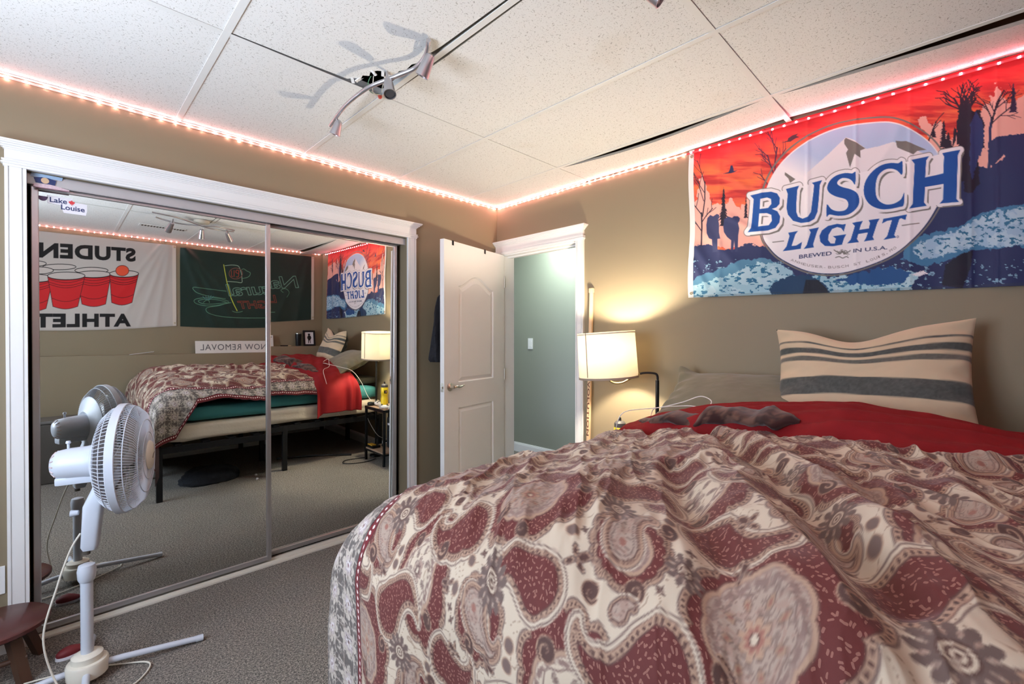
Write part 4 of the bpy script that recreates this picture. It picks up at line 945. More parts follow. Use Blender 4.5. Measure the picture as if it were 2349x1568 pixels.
    P.fill(Qf([(1735, 470), (1765, 390), (1800, 440), (1815, 520), (1808, 600), (1770, 700), (1745, 800), (1730, 700)]), (0.13, 0.20, 0.40), wob=3, wsc=0.2)
    for a_ in (1.35, 1.75, 1.05, 2.05, 1.5): branch(1700, 430, a_, 130, 11, 2)
    P.line(Qf([(1842, 730), (1850, 600), (1848, 500), (1862, 430)]), 16/2.529, NAV); P.line(Qf([(1862, 440), (1890, 340), (1930, 270)]), 9/2.529, DRK); branch(1858, 470, 1.25, 150, 8, 2); branch(1862, 440, 2.0, 120, 7, 2); branch(1860, 460, 0.7, 150, 6, 2); branch(2200, 560, 1.4, 260, 12, 3)
    branch(172, 1170, 1.57, 190, 8, 2); branch(178, 1000, 1.5, 200, 6, 2); branch(595, 760, 1.9, 120, 7, 2, (0.25, 0.12, 0.25)); branch(600, 770, 1.5, 170, 7, 2, (0.25, 0.12, 0.25)); branch(560, 820, 2.2, 80, 5, 1, (0.3, 0.15, 0.25)); branch(1492, 560, 1.2, 120, 7, 1)
    P.fill(Qf([(1640, 480), (1655, 500), (1650, 560), (1630, 600)]), DRK)
    # two hikers, birds
    H1 = [(200, 1050), (206, 1010), (222, 992), (240, 1000), (252, 992), (262, 986), (276, 992), (278, 1008), (270, 1018), (276, 1045), (276, 1095), (284, 1130), (268, 1132), (270, 1205), (238, 1210), (236, 1135), (218, 1128), (205, 1100)]
    H2 = [(300, 1060), (304, 1018), (330, 1002), (352, 1010), (362, 1000), (384, 1000), (396, 1012), (394, 1028), (386, 1040), (392, 1070), (386, 1110), (384, 1205), (368, 1208), (364, 1140), (356, 1210), (344, 1208), (346, 1140), (322, 1120), (304, 1092)]
    P.fill(Qf(H1), (0.19, 0.22, 0.38)); P.fill(Qf(H2), (0.17, 0.20, 0.37))
    P.fill(Qf([(300, 755), (330, 745), (338, 728), (342, 706), (352, 704), (358, 722), (360, 738), (382, 732), (362, 744), (345, 750)]), NAV)
    P.fill(Qf([(632, 575), (672, 560), (676, 546), (700, 530), (735, 518), (722, 532), (742, 540), (722, 545), (706, 555), (690, 566), (668, 568)]), (0.28, 0.14, 0.20))
    # river, foam and rocks
    P.fill(Qf([(110, 1380), (200, 1330), (330, 1290), (420, 1250), (540, 1235), (640, 1275), (700, 1330), (760, 1380), (600, 1480), (110, 1480)]), (0.30, 0.50, 0.62), wob=7, wsc=0.08)
    P.fill(Qf([(110, 1400), (240, 1370), (360, 1330), (430, 1290), (560, 1262), (640, 1285), (720, 1335), (640, 1370), (570, 1480), (110, 1480)]), ICE, wob=9, wsc=0.10)
    P.fill(Qf([(800, 1340), (900, 1345), (1060, 1345), (1300, 1300), (1420, 1330), (1390, 1480), (880, 1480)]), ICE, wob=12, wsc=0.09); P.fill(Qf([(960, 1370), (1080, 1330), (1280, 1290), (1390, 1330), (1340, 1390), (1080, 1400)]), BLU, wob=9, wsc=0.12)
    P.fill(Qf([(565, 1425), (600, 1385), (690, 1345), (790, 1340), (860, 1370), (905, 1415), (920, 1450), (590, 1455)]), (0.05, 0.22, 0.36), wob=4, wsc=0.2); P.fill(Qf([(780, 1370), (850, 1370), (900, 1420), (915, 1455), (760, 1455)]), (0.05, 0.07, 0.14))
    P.fill(Qf([(1370, 1170), (1450, 1110), (1560, 1085), (1690, 1050), (1780, 985), (1880, 955), (2000, 945), (2100, 910), (2600, 860), (2600, 1200), (2046, 1190), (2010, 1165), (1930, 1185), (1850, 1195), (1780, 1190), (1700, 1215), (1640, 1240), (1560, 1270), (1470, 1290), (1390, 1260), (1330, 1250)]), (0.25, 0.47, 0.62), wob=7, wsc=0.09)
    P.fill(Qf([(1400, 1180), (1500, 1120), (1640, 1090), (1760, 1020), (1860, 975), (2000, 965), (2100, 930), (2600, 880), (2600, 1180), (2030, 1165), (1930, 1175), (1850, 1180), (1760, 1175), (1640, 1210), (1540, 1240), (1440, 1250)]), (0.62, 0.74, 0.83), wob=9, wsc=0.11)
    P.fill(Qf([(1690, 1215), (1750, 1200), (1735, 1300), (1690, 1420), (1570, 1400), (1590, 1280)]), (0.07, 0.06, 0.15), wob=3); P.fill(Qf([(1390, 1340), (1460, 1315), (1490, 1330), (1430, 1350)]), WHT, wob=3)
    # scattered flecks in the foam
    c = P.c.reshape(sh+(3,)); ice = (np.abs(c-np.array(ICE)).sum(-1) < 0.22) | (np.abs(c-np.array((0.62, 0.74, 0.83))).sum(-1) < 0.2)
    k = ice & (n3 > 0.62); c[k] = (0.16, 0.42, 0.56); k = ice & (n2 > 0.55) & (n3 < 0.62); c[k] = c[k]*0.55+np.array((0.78, 0.86, 0.88))*0.45
    nav = (np.abs(c-np.array(NAV)).sum(-1) < 0.05) & (qy > 1250) & (n3 > 0.70); c[nav] = (0.50, 0.65, 0.74); P.c = c.reshape(-1, 3)
    # the round badge
    disc = catmull(Zf([(262, 960), (255, 700), (275, 560), (330, 400), (440, 230), (600, 80), (820, -50), (1080, -140), (1436, -183), (1600, -165), (1756, -97), (1900, 0), (1997, 109), (2070, 260), (2085, 480), (1985, 680), (1870, 860), (1700, 1040), (1500, 1175), (1200, 1290), (950, 1333), (700, 1305), (450, 1190), (330, 1080)]), 5)
    sg = segs_of(disc); ii = P.sel(sg, 20); dd = dist(P.X[ii], P.Y[ii], sg); ins = inside(P.X[ii], P.Y[ii], sg); sd = np.where(ins, -dd, dd)
    off = 4.5+6*np.clip((560-P.Y[ii])/250, 0, 1)
    P.put(ii, 0.5-(np.abs(sd-off)-1.9)/1.1, GRY); P.put(ii, (0.5-(sd-2.0)/1.1)*(P.Y[ii] > 500), NAV); P.put(ii, 0.5-(sd-0.5)/1.1, WHT)
    P.put(ii, np.clip(0.5-(sd+2.5), 0, 1)*np.clip((430-P.Y[ii]-(np.abs(P.X[ii]-1985)*0.45-40))/60, 0, 1)*0.9, (0.66, 0.74, 0.87))
    mt = Zf([(700, 330), (900, 150), (1085, -28), (1160, -5), (1290, 90), (1420, 60), (1560, 20), (1700, 60), (2000, 200), (1900, 700), (700, 700)])
    P.fill(mt, (0.90, 0.87, 0.88), wob=1.0)
    P.fill(Zf([(1070, 0), (1085, -22), (1180, 20), (1195, 28), (1282, 85), (1232, 105), (1235, 180), (1175, 140), (1128, 275), (1088, 130), (1108, 95), (1072, 40)]), GRY)
    P.fill(Zf([(1585, 10), (1640, 14), (1690, 12), (1892, 98), (1800, 110), (1762, 145), (1600, 75)]), GRY); P.fill(Zf([(478, 322), (582, 392), (530, 430), (512, 385), (476, 350)]), GRY)
    P.line(Zf([(358, 1023), (466, 1010)]), 2.0, GRY); P.line(Zf([(1650, 855), (1818, 832)]), 2.2, GRY)
    # letters
    L_B = [(130, 555), (250, 527), (340, 518), (400, 535), (428, 580), (425, 640), (395, 675), (350, 690), (405, 715), (432, 765), (425, 825), (385, 880), (310, 905), (105, 922), (140, 880), (155, 720), (165, 590)]
    B_h = [[(233, 590), (300, 575), (340, 590), (345, 640), (312, 680), (228, 692)], [(222, 735), (300, 732), (345, 750), (350, 810), (318, 853), (210, 866)]]
    L_U = [(488, 490), (620, 458), (602, 500), (592, 640), (592, 720), (610, 768), (655, 788), (710, 768), (740, 720), (764, 520), (770, 450), (748, 430), (850, 402), (827, 450), (817, 600), (805, 720), (775, 790), (720, 822), (640, 830), (560, 808), (508, 745), (495, 680), (507, 540)]
    L_S = [(1186, 322), (1150, 335), (1080, 330), (990, 355), (925, 410), (900, 480), (925, 530), (990, 565), (1080, 590), (1110, 630), (1105, 672), (1070, 705), (1000, 712), (940, 690), (898, 645), (896, 765), (925, 745), (1010, 758), (1110, 745), (1190, 690), (1222, 620), (1205, 540), (1140, 495), (1050, 470), (1003, 442), (1008, 408), (1050, 380), (1110, 385), (1150, 410), (1180, 446)]
    L_C = [(1652, 214), (1610, 232), (1540, 228), (1450, 250), (1360, 310), (1290, 400), (1265, 500), (1285, 590), (1340, 655), (1430, 690), (1520, 690), (1620, 670), (1665, 650), (1670, 528), (1640, 590), (1570, 635), (1490, 645), (1420, 610), (1388, 550), (1385, 450), (1410, 360), (1470, 300), (1540, 285), (1600, 305), (1650, 347)]
    L_H = [(1742, 200), (1918, 162), (1890, 205), (1880, 375), (2060, 335), (2068, 165), (2050, 133), (2232, 100), (2208, 150), (2192, 590), (2218, 620), (2025, 635), (2058, 595), (2062, 440), (1878, 470), (1870, 625), (1895, 657), (1720, 687), (1755, 640), (1775, 240)]
    sm_ = lambda L: catmull(L, 3)
    big = [segs_of(Zf(L_B))+sum([segs_of(Zf(h)) for h in B_h], []), segs_of(Zf(L_U)), segs_of(sm_(Zf(L_S))), segs_of(sm_(Zf(L_C))), segs_of(Zf(L_H))]
    hull = segs_of(Zf(L_B))
    for s_ in [hull]+big[1:]: P.fill([tuple(q) for q in s_], GRY, grow=9.5)
    for s_ in [hull]+big[1:]:
        P.fill([(a+3, b+3, c_+3, d_+3) for a, b, c_, d_ in s_], GRY, grow=6.5)
    for s_ in [hull]+big[1:]: P.fill([tuple(q) for q in s_], WHT, grow=8.0)
    P.fill(Zf([(235, 560), (2080, 130), (2080, 640), (300, 880)]), WHT)
    for s_ in big: P.fill([(a+7.5, b+6.5, c_+7.5, d_+6.5) for a, b, c_, d_ in s_], GRY, grow=2.0)
    for s_ in big: P.fill([(a+1.0, b+1.0, c_+1.0, d_+1.0) for a, b, c_, d_ in s_], WHT, grow=5.6)
    for s_ in big: P.fill(s_, ROY)
    for L in ([(512, 928), (608, 910), (582, 945), (545, 1060), (592, 1055), (650, 1020), (636, 1088), (458, 1112), (495, 1065), (525, 960)],
              [(722, 895), (820, 875), (800, 920), (762, 1045), (770, 1075), (668, 1090), (700, 1050), (738, 925)],
              [(1087, 838), (1065, 915), (1040, 880), (1000, 870), (950, 890), (915, 950), (910, 1000), (935, 1035), (975, 1035), (988, 985), (958, 962), (1090, 942), (1067, 985), (1048, 1045), (960, 1062), (880, 1060), (835, 1020), (825, 960), (850, 905), (910, 860), (1000, 838), (1055, 845)],
              [(1150, 830), (1258, 810), (1237, 850), (1222, 900), (1318, 885), (1330, 830), (1315, 803), (1425, 785), (1402, 825), (1355, 970), (1370, 998), (1268, 1015), (1290, 980), (1308, 925), (1212, 940), (1198, 990), (1218, 1022), (1100, 1033), (1135, 995), (1178, 860)],
              [(1462, 788), (1697, 745), (1682, 800), (1640, 782), (1622, 790), (1570, 950), (1590, 975), (1462, 998), (1500, 960), (1548, 800), (1500, 808), (1448, 835)]):
        P.fill(Zf(L), ROY)
    P.line(catmull(Zf([(1595, 968), (1605, 958), (1616, 966), (1606, 978)]), 4), 0.9, NAV, closed=True)
    z1 = lambda a, b: (1690+a/4.35, 320+b/4.35)
    def on(p0, p1, up): return lambda u, v: z1(p0[0]+(p1[0]-p0[0])*u+up[0]*v, p0[1]+(p1[1]-p0[1])*u+up[1]*v)
    P.fill(text_segs('BREWED', on((620, 1187), (945, 1150), (2, -37)), bold=0.012), NAV); P.fill(text_segs('IN U.S.A.', on((1160, 1125), (1500, 1092), (2, -36)), bold=0.012), NAV)
    arc = catmull([(530, 1205), (700, 1262), (900, 1284), (1100, 1270), (1300, 1225), (1450, 1165), (1600, 1080)], 8, False); A_ = np.array(arc); cl = np.r_[0, np.cumsum(np.hypot(*np.diff(A_, axis=0).T))]; cl /= cl[-1]
    word = 'ANHEUSER-BUSCH ST LOUIS.MO'
    for i, ch in enumerate(word):
        if ch == ' ': continue
        t0, t1 = (i+0.12)/len(word), (i+(0.85 if ch not in 'I.-' else 0.45))/len(word)
        p0 = (np.interp(t0, cl, A_[:, 0]), np.interp(t0, cl, A_[:, 1])); p1 = (np.interp(t1, cl, A_[:, 0]), np.interp(t1, cl, A_[:, 1])); d_ = np.array(p1)-np.array(p0); d_ /= np.hypot(*d_)
        hgt = 24 if ch not in '.-' else 6; P.fill(text_segs(ch, on(p0, p1, (d_[1]*hgt, -d_[0]*hgt)), bold=0.0), (0.50, 0.45, 0.45))
    for k in range(16):    # spread eagle emblem as grey strokes
        a_ = -0.2+k*0.22; r0, r1 = 15+random.random()*10, 58+14*math.sin(k*1.7); P.line(Zf([(1050+r0*math.cos(a_), 1140-0.6*r0*math.sin(a_)), (1050+0.7*r1*math.cos(a_+0.15), 1138-0.62*r1*math.sin(a_+0.15)), (1050+r1*math.cos(a_-0.1), 1140-0.62*r1*math.sin(a_-0.1))]), 1.2, GRY)
    P.line(catmull(Zf([(970, 1100), (1000, 1120), (1030, 1135), (1050, 1115), (1075, 1130), (1110, 1120), (1130, 1105)]), 4, False), 2.2, GRY); P.line(catmull(Zf([(985, 1175), (1020, 1165), (1055, 1180), (1090, 1165), (1110, 1175)]), 4, False), 2.0, GRY)
    # hoist band and hems
    c = P.c.reshape(sh+(3,)); k = uu < 0.0195; c[k] = (0.90, 0.90, 0.88); k = (uu > 0.0185) & (uu < 0.021); c[k] *= 0.92
    k = (vv > 0.985); c[k] = c[k]*0.8+0.05
    # cloth relief
    off = np.full(sh, 0.0075)
    for cx in (280, 520, 790, 1070, 1385, 1740, 1890): off += 0.0026*np.exp(-((qx-cx)/14.0)**2)
    off += 0.004*np.clip(np.sin(qx/270*2*math.pi+0.6)*0.5+0.5, 0, 1)*np.clip(vv*2, 0, 1)+0.010*(fbm(qx/260+3, qy/340, 3)-0.45)*np.clip(vv*3, 0, 1)
    for (x0, y0, x1, y1), a_, w_ in (((120, 640, 430, 830), 0.004, 24), ((140, 1180, 300, 1420), 0.006, 26), ((200, 1100, 420, 1330), 0.005, 30), ((560, 1130, 330, 1000), 0.004, 22), ((1330, 470, 1180, 760), 0.004, 40), ((120, 1260, 210, 1440), 0.004, 20)):
        off += a_*np.exp(-(dist(qx, qy, [(x0, y0, x1, y1)])/w_)**2)
    off += 0.020*np.clip((qx-1780)/400, 0, 1)*(0.5+0.5*np.sin((qx-1780)/110))*np.clip(vv*1.5, 0, 1)
    off = np.maximum(off, 0.004)
    t = thing('beer_flag', 'large flag with red sunset sky and white mountain badge above the pillows', 'flag', (0, -2.39, 1.94))
    grid_obj('cloth', np.stack([-off, Yw, Zw], -1), c, m_flag, t, np.stack([Yw, Zw], -1))
    grommet((-0.010, -1.650, 1.548), (-1, 0, 0), t); grommet((-0.010, -1.652, 2.33), (-1, 0, 0), t)
beer_flag()
Af = lambda L: [(a/3.67, 380+b/3.67) for a, b in L]
def wall_flag(name, label, x0, x1, top, bot0, bot1, NX, NZ, paint, folds, hoist_right_px=None):
    uu, vv = np.meshgrid(np.linspace(0, 1, NX), np.linspace(0, 1, NZ), indexing='ij')
    Xw = x0+(x1-x0)*uu; zb = bot0+(bot1-bot0)*uu - 0.03*np.sin(math.pi*uu); zt = top(uu); Zw = zt+(zb-zt)*vv
    X, Y = persp(HC, Xw, Zw); P = Print(X, Y, (1, 1, 1), 0.42); paint(P, uu, vv); c = P.c.reshape(X.shape+(3,))
    off = 0.006+folds(uu, vv); off = np.maximum(off, 0.003)
    t = thing(name, label, 'flag', (x0, YC, 1.9)); grid_obj('cloth', np.stack([Xw, YC+off, Zw], -1), c, m_flag, t, np.stack([Xw, Zw], -1))
    for v in (0.035, 0.965): grommet((x0-0.016, YC+0.010, float(2.33-(2.33-bot0)*v)), (0, 1, 0), t)
    return t
def paint_student(P, uu, vv):
    P.c[:] = (0.76, 0.73, 0.70)
    BLK = (0.05, 0.04, 0.045); RED = (0.80, 0.10, 0.12); DKR = (0.52, 0.05, 0.08); a1 = lambda x, y: (x/3.67, 380+y/3.67)
    def on(p0, p1, h0, h1):   # u=0 at p0 (the S), going left in the reflection
        return lambda u, v: a1(p0[0]+(p1[0]-p0[0])*(0.80*u+0.20*u*u), p0[1]+(p1[1]-p0[1])*u-(h0+(h1-h0)*u)*v)
    P.fill(text_segs('STUDENT', on((1140, 800), (150, 756), 103, 122), bold=0.035, spacing=1.08), BLK, grow=0.6)
    P.fill(text_segs('ATHLETE', on((1100, 1345), (150, 1356), 98, 112), bold=0.035, spacing=1.08), BLK, grow=0.6)
    def rim(cx, cy, rx, ry, body=None, w_=5):
        e = [(cx+rx*math.cos(a_), cy+ry*math.sin(a_)) for a_ in np.linspace(0, 2*math.pi, 36, endpoint=False)]
        if body:
            (bx0, bx1, by) = body; bl = [(cx-rx, cy), (bx0, by-12)]+[(bx0+(bx1-bx0)*t, by-12+22*math.sin(math.pi*t)) for t in np.linspace(0.1, 0.9, 7)]+[(bx1, by-12), (cx+rx, cy)]
            P.fill(Af(bl), RED); P.line(Af(bl), 4/3.67, (0.15, 0.02, 0.03))
            for f_ in (0.10, 0.20, 0.27, 0.72):
                L = [(cx-rx+(bx0-cx+rx)*f_, cy+(by-cy)*f_), ]; L = [((cx-rx)+(bx0-cx+rx)*f_ + ((cx+rx)-(cx-rx)+(bx1-cx-rx)*f_-(bx0-cx+rx)*f_)*t, cy+(by-12-cy)*f_+ry*math.sin(math.pi*t)) for t in np.linspace(0, 1, 12)]
                P.line(Af(L), 3.4/3.67, (0.20, 0.02, 0.03))
            P.fill(Af([(cx+rx*math.cos(a_), cy+8+ry*math.sin(a_)) for a_ in np.linspace(0, math.pi, 18)]+[(cx-rx, cy), (cx+rx, cy)]), DKR)
        P.fill(Af(e), (0.78, 0.74, 0.71)); P.line(Af(e), w_/3.67, BLK, closed=True)
    rim(300, 822, 90, 22); rim(500, 850, 140, 24); rim(150, 870, 150, 30); rim(770, 880, 140, 26); rim(320, 880, 130, 30)
    for e, b_ in (((95, 935, 110, 30), (20, 180, 1200)), ((275, 945, 172, 34), (200, 388, 1212)), ((790, 912, 145, 28), (690, 890, 1175)), ((558, 925, 158, 32), (445, 655, 1195)), ((1045, 908, 122, 28), (940, 1112, 1162))): rim(*e, body=b_)
    ball = [(1030+55*math.cos(a_), 882+44*math.sin(a_)) for a_ in np.linspace(0, 2*math.pi, 30, endpoint=False)]; P.fill(Af(ball), (0.90, 0.33, 0.20)); P.line(Af(ball), 4/3.67, (0.3, 0.05, 0.04), closed=True)
    k = (uu.ravel() < 0.022); P.c[k] = (0.84, 0.80, 0.75)
    k = (vv.ravel() > 0.985); P.c[k] *= 0.95
def fold_student(uu, vv):
    r = 0.010*(fbm(uu*6, vv*3, 3)-0.4)
    for q in (0.06, 0.12, 0.19, 0.27): r = r+0.006*np.exp(-((uu-q*(0.25+1.4*vv)-0.02)/0.018)**2)*np.clip(1.1-uu*2.5, 0, 1)
    return r+0.004*np.sin(vv*40+uu*8)*np.clip((vv-0.9)*5, 0, 0.4)
wall_flag('cup_flag', 'white STUDENT ATHLETE flag with red cups and an orange ball on the ledge wall', -1.650, -3.17, lambda u: 2.318-0.018*u, 1.430, 1.372, 560, 360, paint_student, fold_student)
def paint_golf(P, uu, vv):
    P.c[:] = (0.075, 0.175, 0.145); a1 = lambda x, y: (x/3.67, 380+y/3.67)
    GL = (0.40, 0.62, 0.50); WH = (0.66, 0.80, 0.70); YL = (0.82, 0.86, 0.28); RD = (0.66, 0.24, 0.17); W = 1.25
    P.line(Af([(1885, 832), (1895, 890), (1912, 980), (1945, 1110), (1972, 1170), (1998, 1220)]), 1.7, YL); P.line(catmull(Af([(1958, 1222), (1985, 1232), (2015, 1232), (2042, 1224)]), 4, False), 1.2, GL)
    P.line(catmull(Af([(1896, 840), (1950, 835), (2000, 840), (2018, 860), (2034, 910), (2038, 950), (2036, 982), (1990, 978), (1916, 972)]), 4, False), W, WH)
    P.line(catmull(Af([(2036, 872), (2055, 868), (2080, 885), (2108, 900), (2102, 925), (2080, 940), (2044, 948)]), 4, False), W, GL)
    P.line(Af([(1986+56*math.cos(a_), 906+46*math.sin(a_)) for a_ in np.linspace(0, 6.283, 30)]), 1.6, (0.50, 0.30, 0.26))
    P.line(Af([(1972, 880), (1972, 932)]), 1.5, RD); P.line(catmull(Af([(2012, 882), (1992, 878), (1988, 898), (2010, 904), (2012, 882), (2008, 932), (1990, 934)]), 3, False), 1.5, RD); P.line(Af([(1950, 882), (1950, 930), (1962, 930)]), 1.3, RD)
    for L in ([(1905, 1055), (1800, 1042), (1690, 1028), (1630, 1022), (1628, 1040), (1660, 1068), (1720, 1088), (1800, 1104), (1900, 1118)], [(1930, 1148), (1850, 1175), (1780, 1186), (1735, 1200), (1745, 1232), (1800, 1255), (1900, 1272), (2050, 1280), (2230, 1280), (2330, 1278)],
              [(1925, 1140), (1850, 1118), (1760, 1110), (1670, 1116), (1634, 1134), (1655, 1160), (1730, 1178), (1820, 1176), (1900, 1160), (1945, 1152)], [(1900, 1145), (1830, 1128), (1750, 1122), (1690, 1128), (1670, 1140), (1700, 1158), (1770, 1164), (1850, 1158), (1910, 1150)], [(1712, 1150), (1735, 1132), (1758, 1134), (1764, 1152)]):
        P.line(catmull(Af(L), 4, False), 1.15, GL)
    for d_ in (-30, -12, 6, 22, 36): P.line(Af([(1748+d_*0.4, 1128), (1748+d_*1.4, 1100-8*abs(math.cos(d_)))]), 0.9, (0.35, 0.62, 0.66))
    # outlined script word, mirrored here and right way round in the room
    f = lambda u, v: a1(2530-600*u+v*(-28), 1075+u*10-95*v+18*(u-0.5)); P.line(text_segs('Natural', f, bold=0.01, shear=0.0, spacing=0.95), 1.35, (0.46, 0.66, 0.58))
    f = lambda u, v: a1(2345-330*u+v*(-16), 1195-62*v+6*u); P.line(text_segs('LIGHT', f, bold=0.012), 1.1, RD)
    P.line(catmull(Af([(2400, 1110), (2380, 1090), (2420, 1078), (2450, 1110), (2430, 1150)]), 4, False), 1.0, GL)
    c = P.c.reshape(uu.shape+(3,)); k = uu < 0.024; c[k] = (0.80, 0.78, 0.72)
def fold_golf(uu, vv):
    r = 0.012*(fbm(uu*5+9, vv*4, 3)-0.4)
    for q in (0.14, 0.24, 0.34): r = r+0.012*np.exp(-((1-uu-q*(0.1+1.5*vv))/0.028)**2)*np.clip(1.2-(1-uu)*2.2, 0, 1)
    for q in (0.08, 0.2): r = r+0.008*np.exp(-((uu-q*(0.3+1.2*vv)-0.03)/0.03)**2)
    return r
wall_flag('golf_flag', 'dark green flag with neon golf pin and outlined lettering on the ledge wall', -0.118, -1.615, lambda u: 2.318-0.02*u, 1.475, 1.425, 520, 330, paint_golf, fold_golf)
# ============================================================ on the ledge
LZ = 1.12; LY = YC+0.075
sg_ = thing('street_sign', 'long white SNOW REMOVAL sign leaning on the ledge', 'sign', (-1.07, LY, LZ))
Mg = Matrix.Translation((-0.648, YC+0.078, LZ+0.001)) @ Matrix.Rotation(math.pi, 4, 'Z') @ Matrix.Rotation(R_(90-8), 4, 'X')
bm = B(); prism(bm, [(0, 0), (0.84, 0), (0.84, 0.142), (0, 0.142)], -0.003, 0, Mg); obj('panel', bm, mat('sign_white', (0.72, 0.70, 0.66), 0.4, var=0.03), sg_)
me = text_mesh('SNOW REMOVAL', 0.098, 0.0003, 0.0, 0, 1.12); xs = [v.co.x for v in me.vertices]; me.transform(Matrix.Diagonal((0.735/(max(xs)-min(xs)), 1, 1, 1))); me.transform(Mg @ Matrix.Translation((0.055, 0.036, 0.0006))); link('lettering', me, mat('sign_grey_ink', (0.10, 0.10, 0.11), 0.5, var=0), sg_)
bm = B(); prism(bm, [(0.012, 0.118), (0.030, 0.122), (0.044, 0.118), (0.036, 0.112), (0.028, 0.115), (0.020, 0.111)], 0.0001, 0.0008, Mg); obj('emblem', bm, m_black, sg_)
tb = thing('tumbler', 'black insulated tumbler with steel rim on the ledge', 'tumbler', (-0.345, LY, LZ))
bm = B(); lathe(bm, [(0.030, 0.004), (0.031, 0.008), (0.038, 0.145), (0.0385, 0.165)], (-0.345, LY, LZ), n=28); obj('cup', bm, m_black, tb, True)
bm = B(); lathe(bm, [(0.0390, 0.160), (0.0390, 0.168), (0.034, 0.172)], (-0.345, LY, LZ), n=28); obj('steel_rim', bm, m_nickel, tb, True)
pf = thing('photo_frame', 'small black picture frame with a black and white figure print on the ledge', 'picture frame', (-0.195, LY-0.02, LZ))
Mp = Matrix.Translation((-0.120, YC+0.070, LZ+0.001)) @ Matrix.Rotation(math.pi, 4, 'Z') @ Matrix.Rotation(R_(82), 4, 'X')
bm = B()
for a, b in (((0, 0), (0.155, 0.022)), ((0, 0.185), (0.155, 0.207)), ((0, 0.022), (0.022, 0.185)), ((0.133, 0.022), (0.155, 0.185))): box(bm, (a[0], a[1], -0.008), (b[0], b[1], 0.008), 0.001, Mp)
obj('frame', bm, m_black, pf)
bm = B(); box(bm, (0.02, 0.02, -0.004), (0.135, 0.187, 0.0), 0, Mp); obj('paper', bm, m_stw, pf)
bm = B()
prism(bm, [(0.060, 0.035), (0.068, 0.035), (0.072, 0.075), (0.080, 0.075), (0.086, 0.035), (0.094, 0.035), (0.092, 0.080), (0.104, 0.110), (0.094, 0.135), (0.088, 0.140), (0.068, 0.140), (0.058, 0.132), (0.050, 0.108), (0.064, 0.080)], 0.0002, 0.0012, Mp)
lathe(bm, [(0.013, 0), (0.013, 0.001)], Mp @ Vector((0.078, 0.152, 0.0002)), (Mp.to_3x3() @ Vector((0, 0, 1))), 18); prism(bm, [(0.060, 0.154), (0.098, 0.154), (0.090, 0.164), (0.068, 0.164)], 0.0002, 0.0012, Mp)
obj('figure_print', bm, m_black, pf)
sl = thing('pocket_knife', 'small black folded pocket knife lying on the ledge beside the tumbler', 'knife', (-0.50, LY, LZ))
bm = B(); box(bm, (-0.565, LY-0.010, LZ+0.001), (-0.475, LY+0.012, LZ+0.014), 0.004); obj('handle', bm, m_black, sl)
bm = B(); box(bm, (-0.478, LY-0.005, LZ+0.002), (-0.435, LY+0.008, LZ+0.010), 0.003); obj('bolster', bm, m_tan, sl)
bm = B(); box(bm, (-2.06, LY-0.02, LZ+0.001), (-1.86, LY+0.02, LZ+0.004), 0, None)
for v in bm.verts:
    if v.co.x > -1.9: v.co.z += 0.022
    if v.co.x > -1.9 and v.co.y > LY: v.co.z += 0.006
o = obj('folded_paper', bm, m_stw, None, loc=(-1.96, LY, LZ)); tag(o, 'curled strip of white paper lying alone on the ledge', 'paper')
# ============================================================ lamp by the bed
m_lampblk = mat('lamp_black_pole', (0.015, 0.014, 0.013), 0.35, metal=0.6, var=0.1)
m_lampbrass = mat('lamp_aged_brass', (0.35, 0.27, 0.13), 0.3, metal=1.0, var=0.1)
def shade_material():
    m = bpy.data.materials.new('linen_lamp_shade'); m.use_nodes = True; N = NT(m); N.n.remove(N.n['Principled BSDF'])
    co = N.add('ShaderNodeTexCoord').outputs['Object']; f = N.noise(co, 300, 2)
    c = N.mix(f, (0.80, 0.72, 0.56), (0.88, 0.81, 0.66)); ct = N.mix(f, (0.23, 0.19, 0.125), (0.255, 0.215, 0.145))
    d = N.add('ShaderNodeBsdfDiffuse'); N.set(d, 'Color', c); t = N.add('ShaderNodeBsdfTranslucent'); N.set(t, 'Color', ct)
    mx = N.add('ShaderNodeMixShader', i_0=0.15); N.t.links.new(d.outputs[0], mx.inputs[1]); N.t.links.new(t.outputs[0], mx.inputs[2]); N.t.links.new(mx.outputs[0], N.n['Material Output'].inputs['Surface']); return m
m_shade = shade_material(); m_shtrim = mat('shade_trim_taupe', (0.36, 0.28, 0.21), 0.8)
lp = thing('floor_lamp', 'floor lamp with cream drum shade and black gooseneck pole beside the bed', 'floor lamp', (-0.17, -1.525, 0))
SC = Vector((-0.285, -1.265, 1.190)); tilt = Matrix.Rotation(R_(-3.0), 3, 'X') @ Matrix.Rotation(R_(-2.0), 3, 'Y'); sax = tilt @ Vector((0, 0, 1))
bm = B(); lathe(bm, [(0.172, -0.130), (0.167, 0.130)], SC, sax, 64, False, False); o = obj('lamp_shade', bm, m_shade, lp, True)
for nm, hh, rr_ in (('shade_rim', -0.130, 0.1727), ('shade_rim', 0.130, 0.1677)):
    bm = B(); lathe(bm, [(rr_, hh-0.006), (rr_+0.0012, hh-0.006), (rr_+0.0012, hh+0.006), (rr_, hh+0.006)], SC, sax, 64, False, False); obj(nm, bm, m_shtrim if hh < 0 else m_shade, o)
u_, v_ = frame(sax); camd = Vector((-2.604, -2.799, 1.29))-SC; camd.z = 0; camd.normalize()
for a_ in (0.74, -1.9, 2.9):
    d_ = Matrix.Rotation(-a_, 3, 'Z') @ camd; bm = B()
    p0 = SC+d_*0.1732-sax*0.126; p1 = SC+d_*0.1682+sax*0.128; tube(bm, [p0, p1], 0.0028, 6); obj('shade_seam', bm, m_shtrim, o)
bm = B()
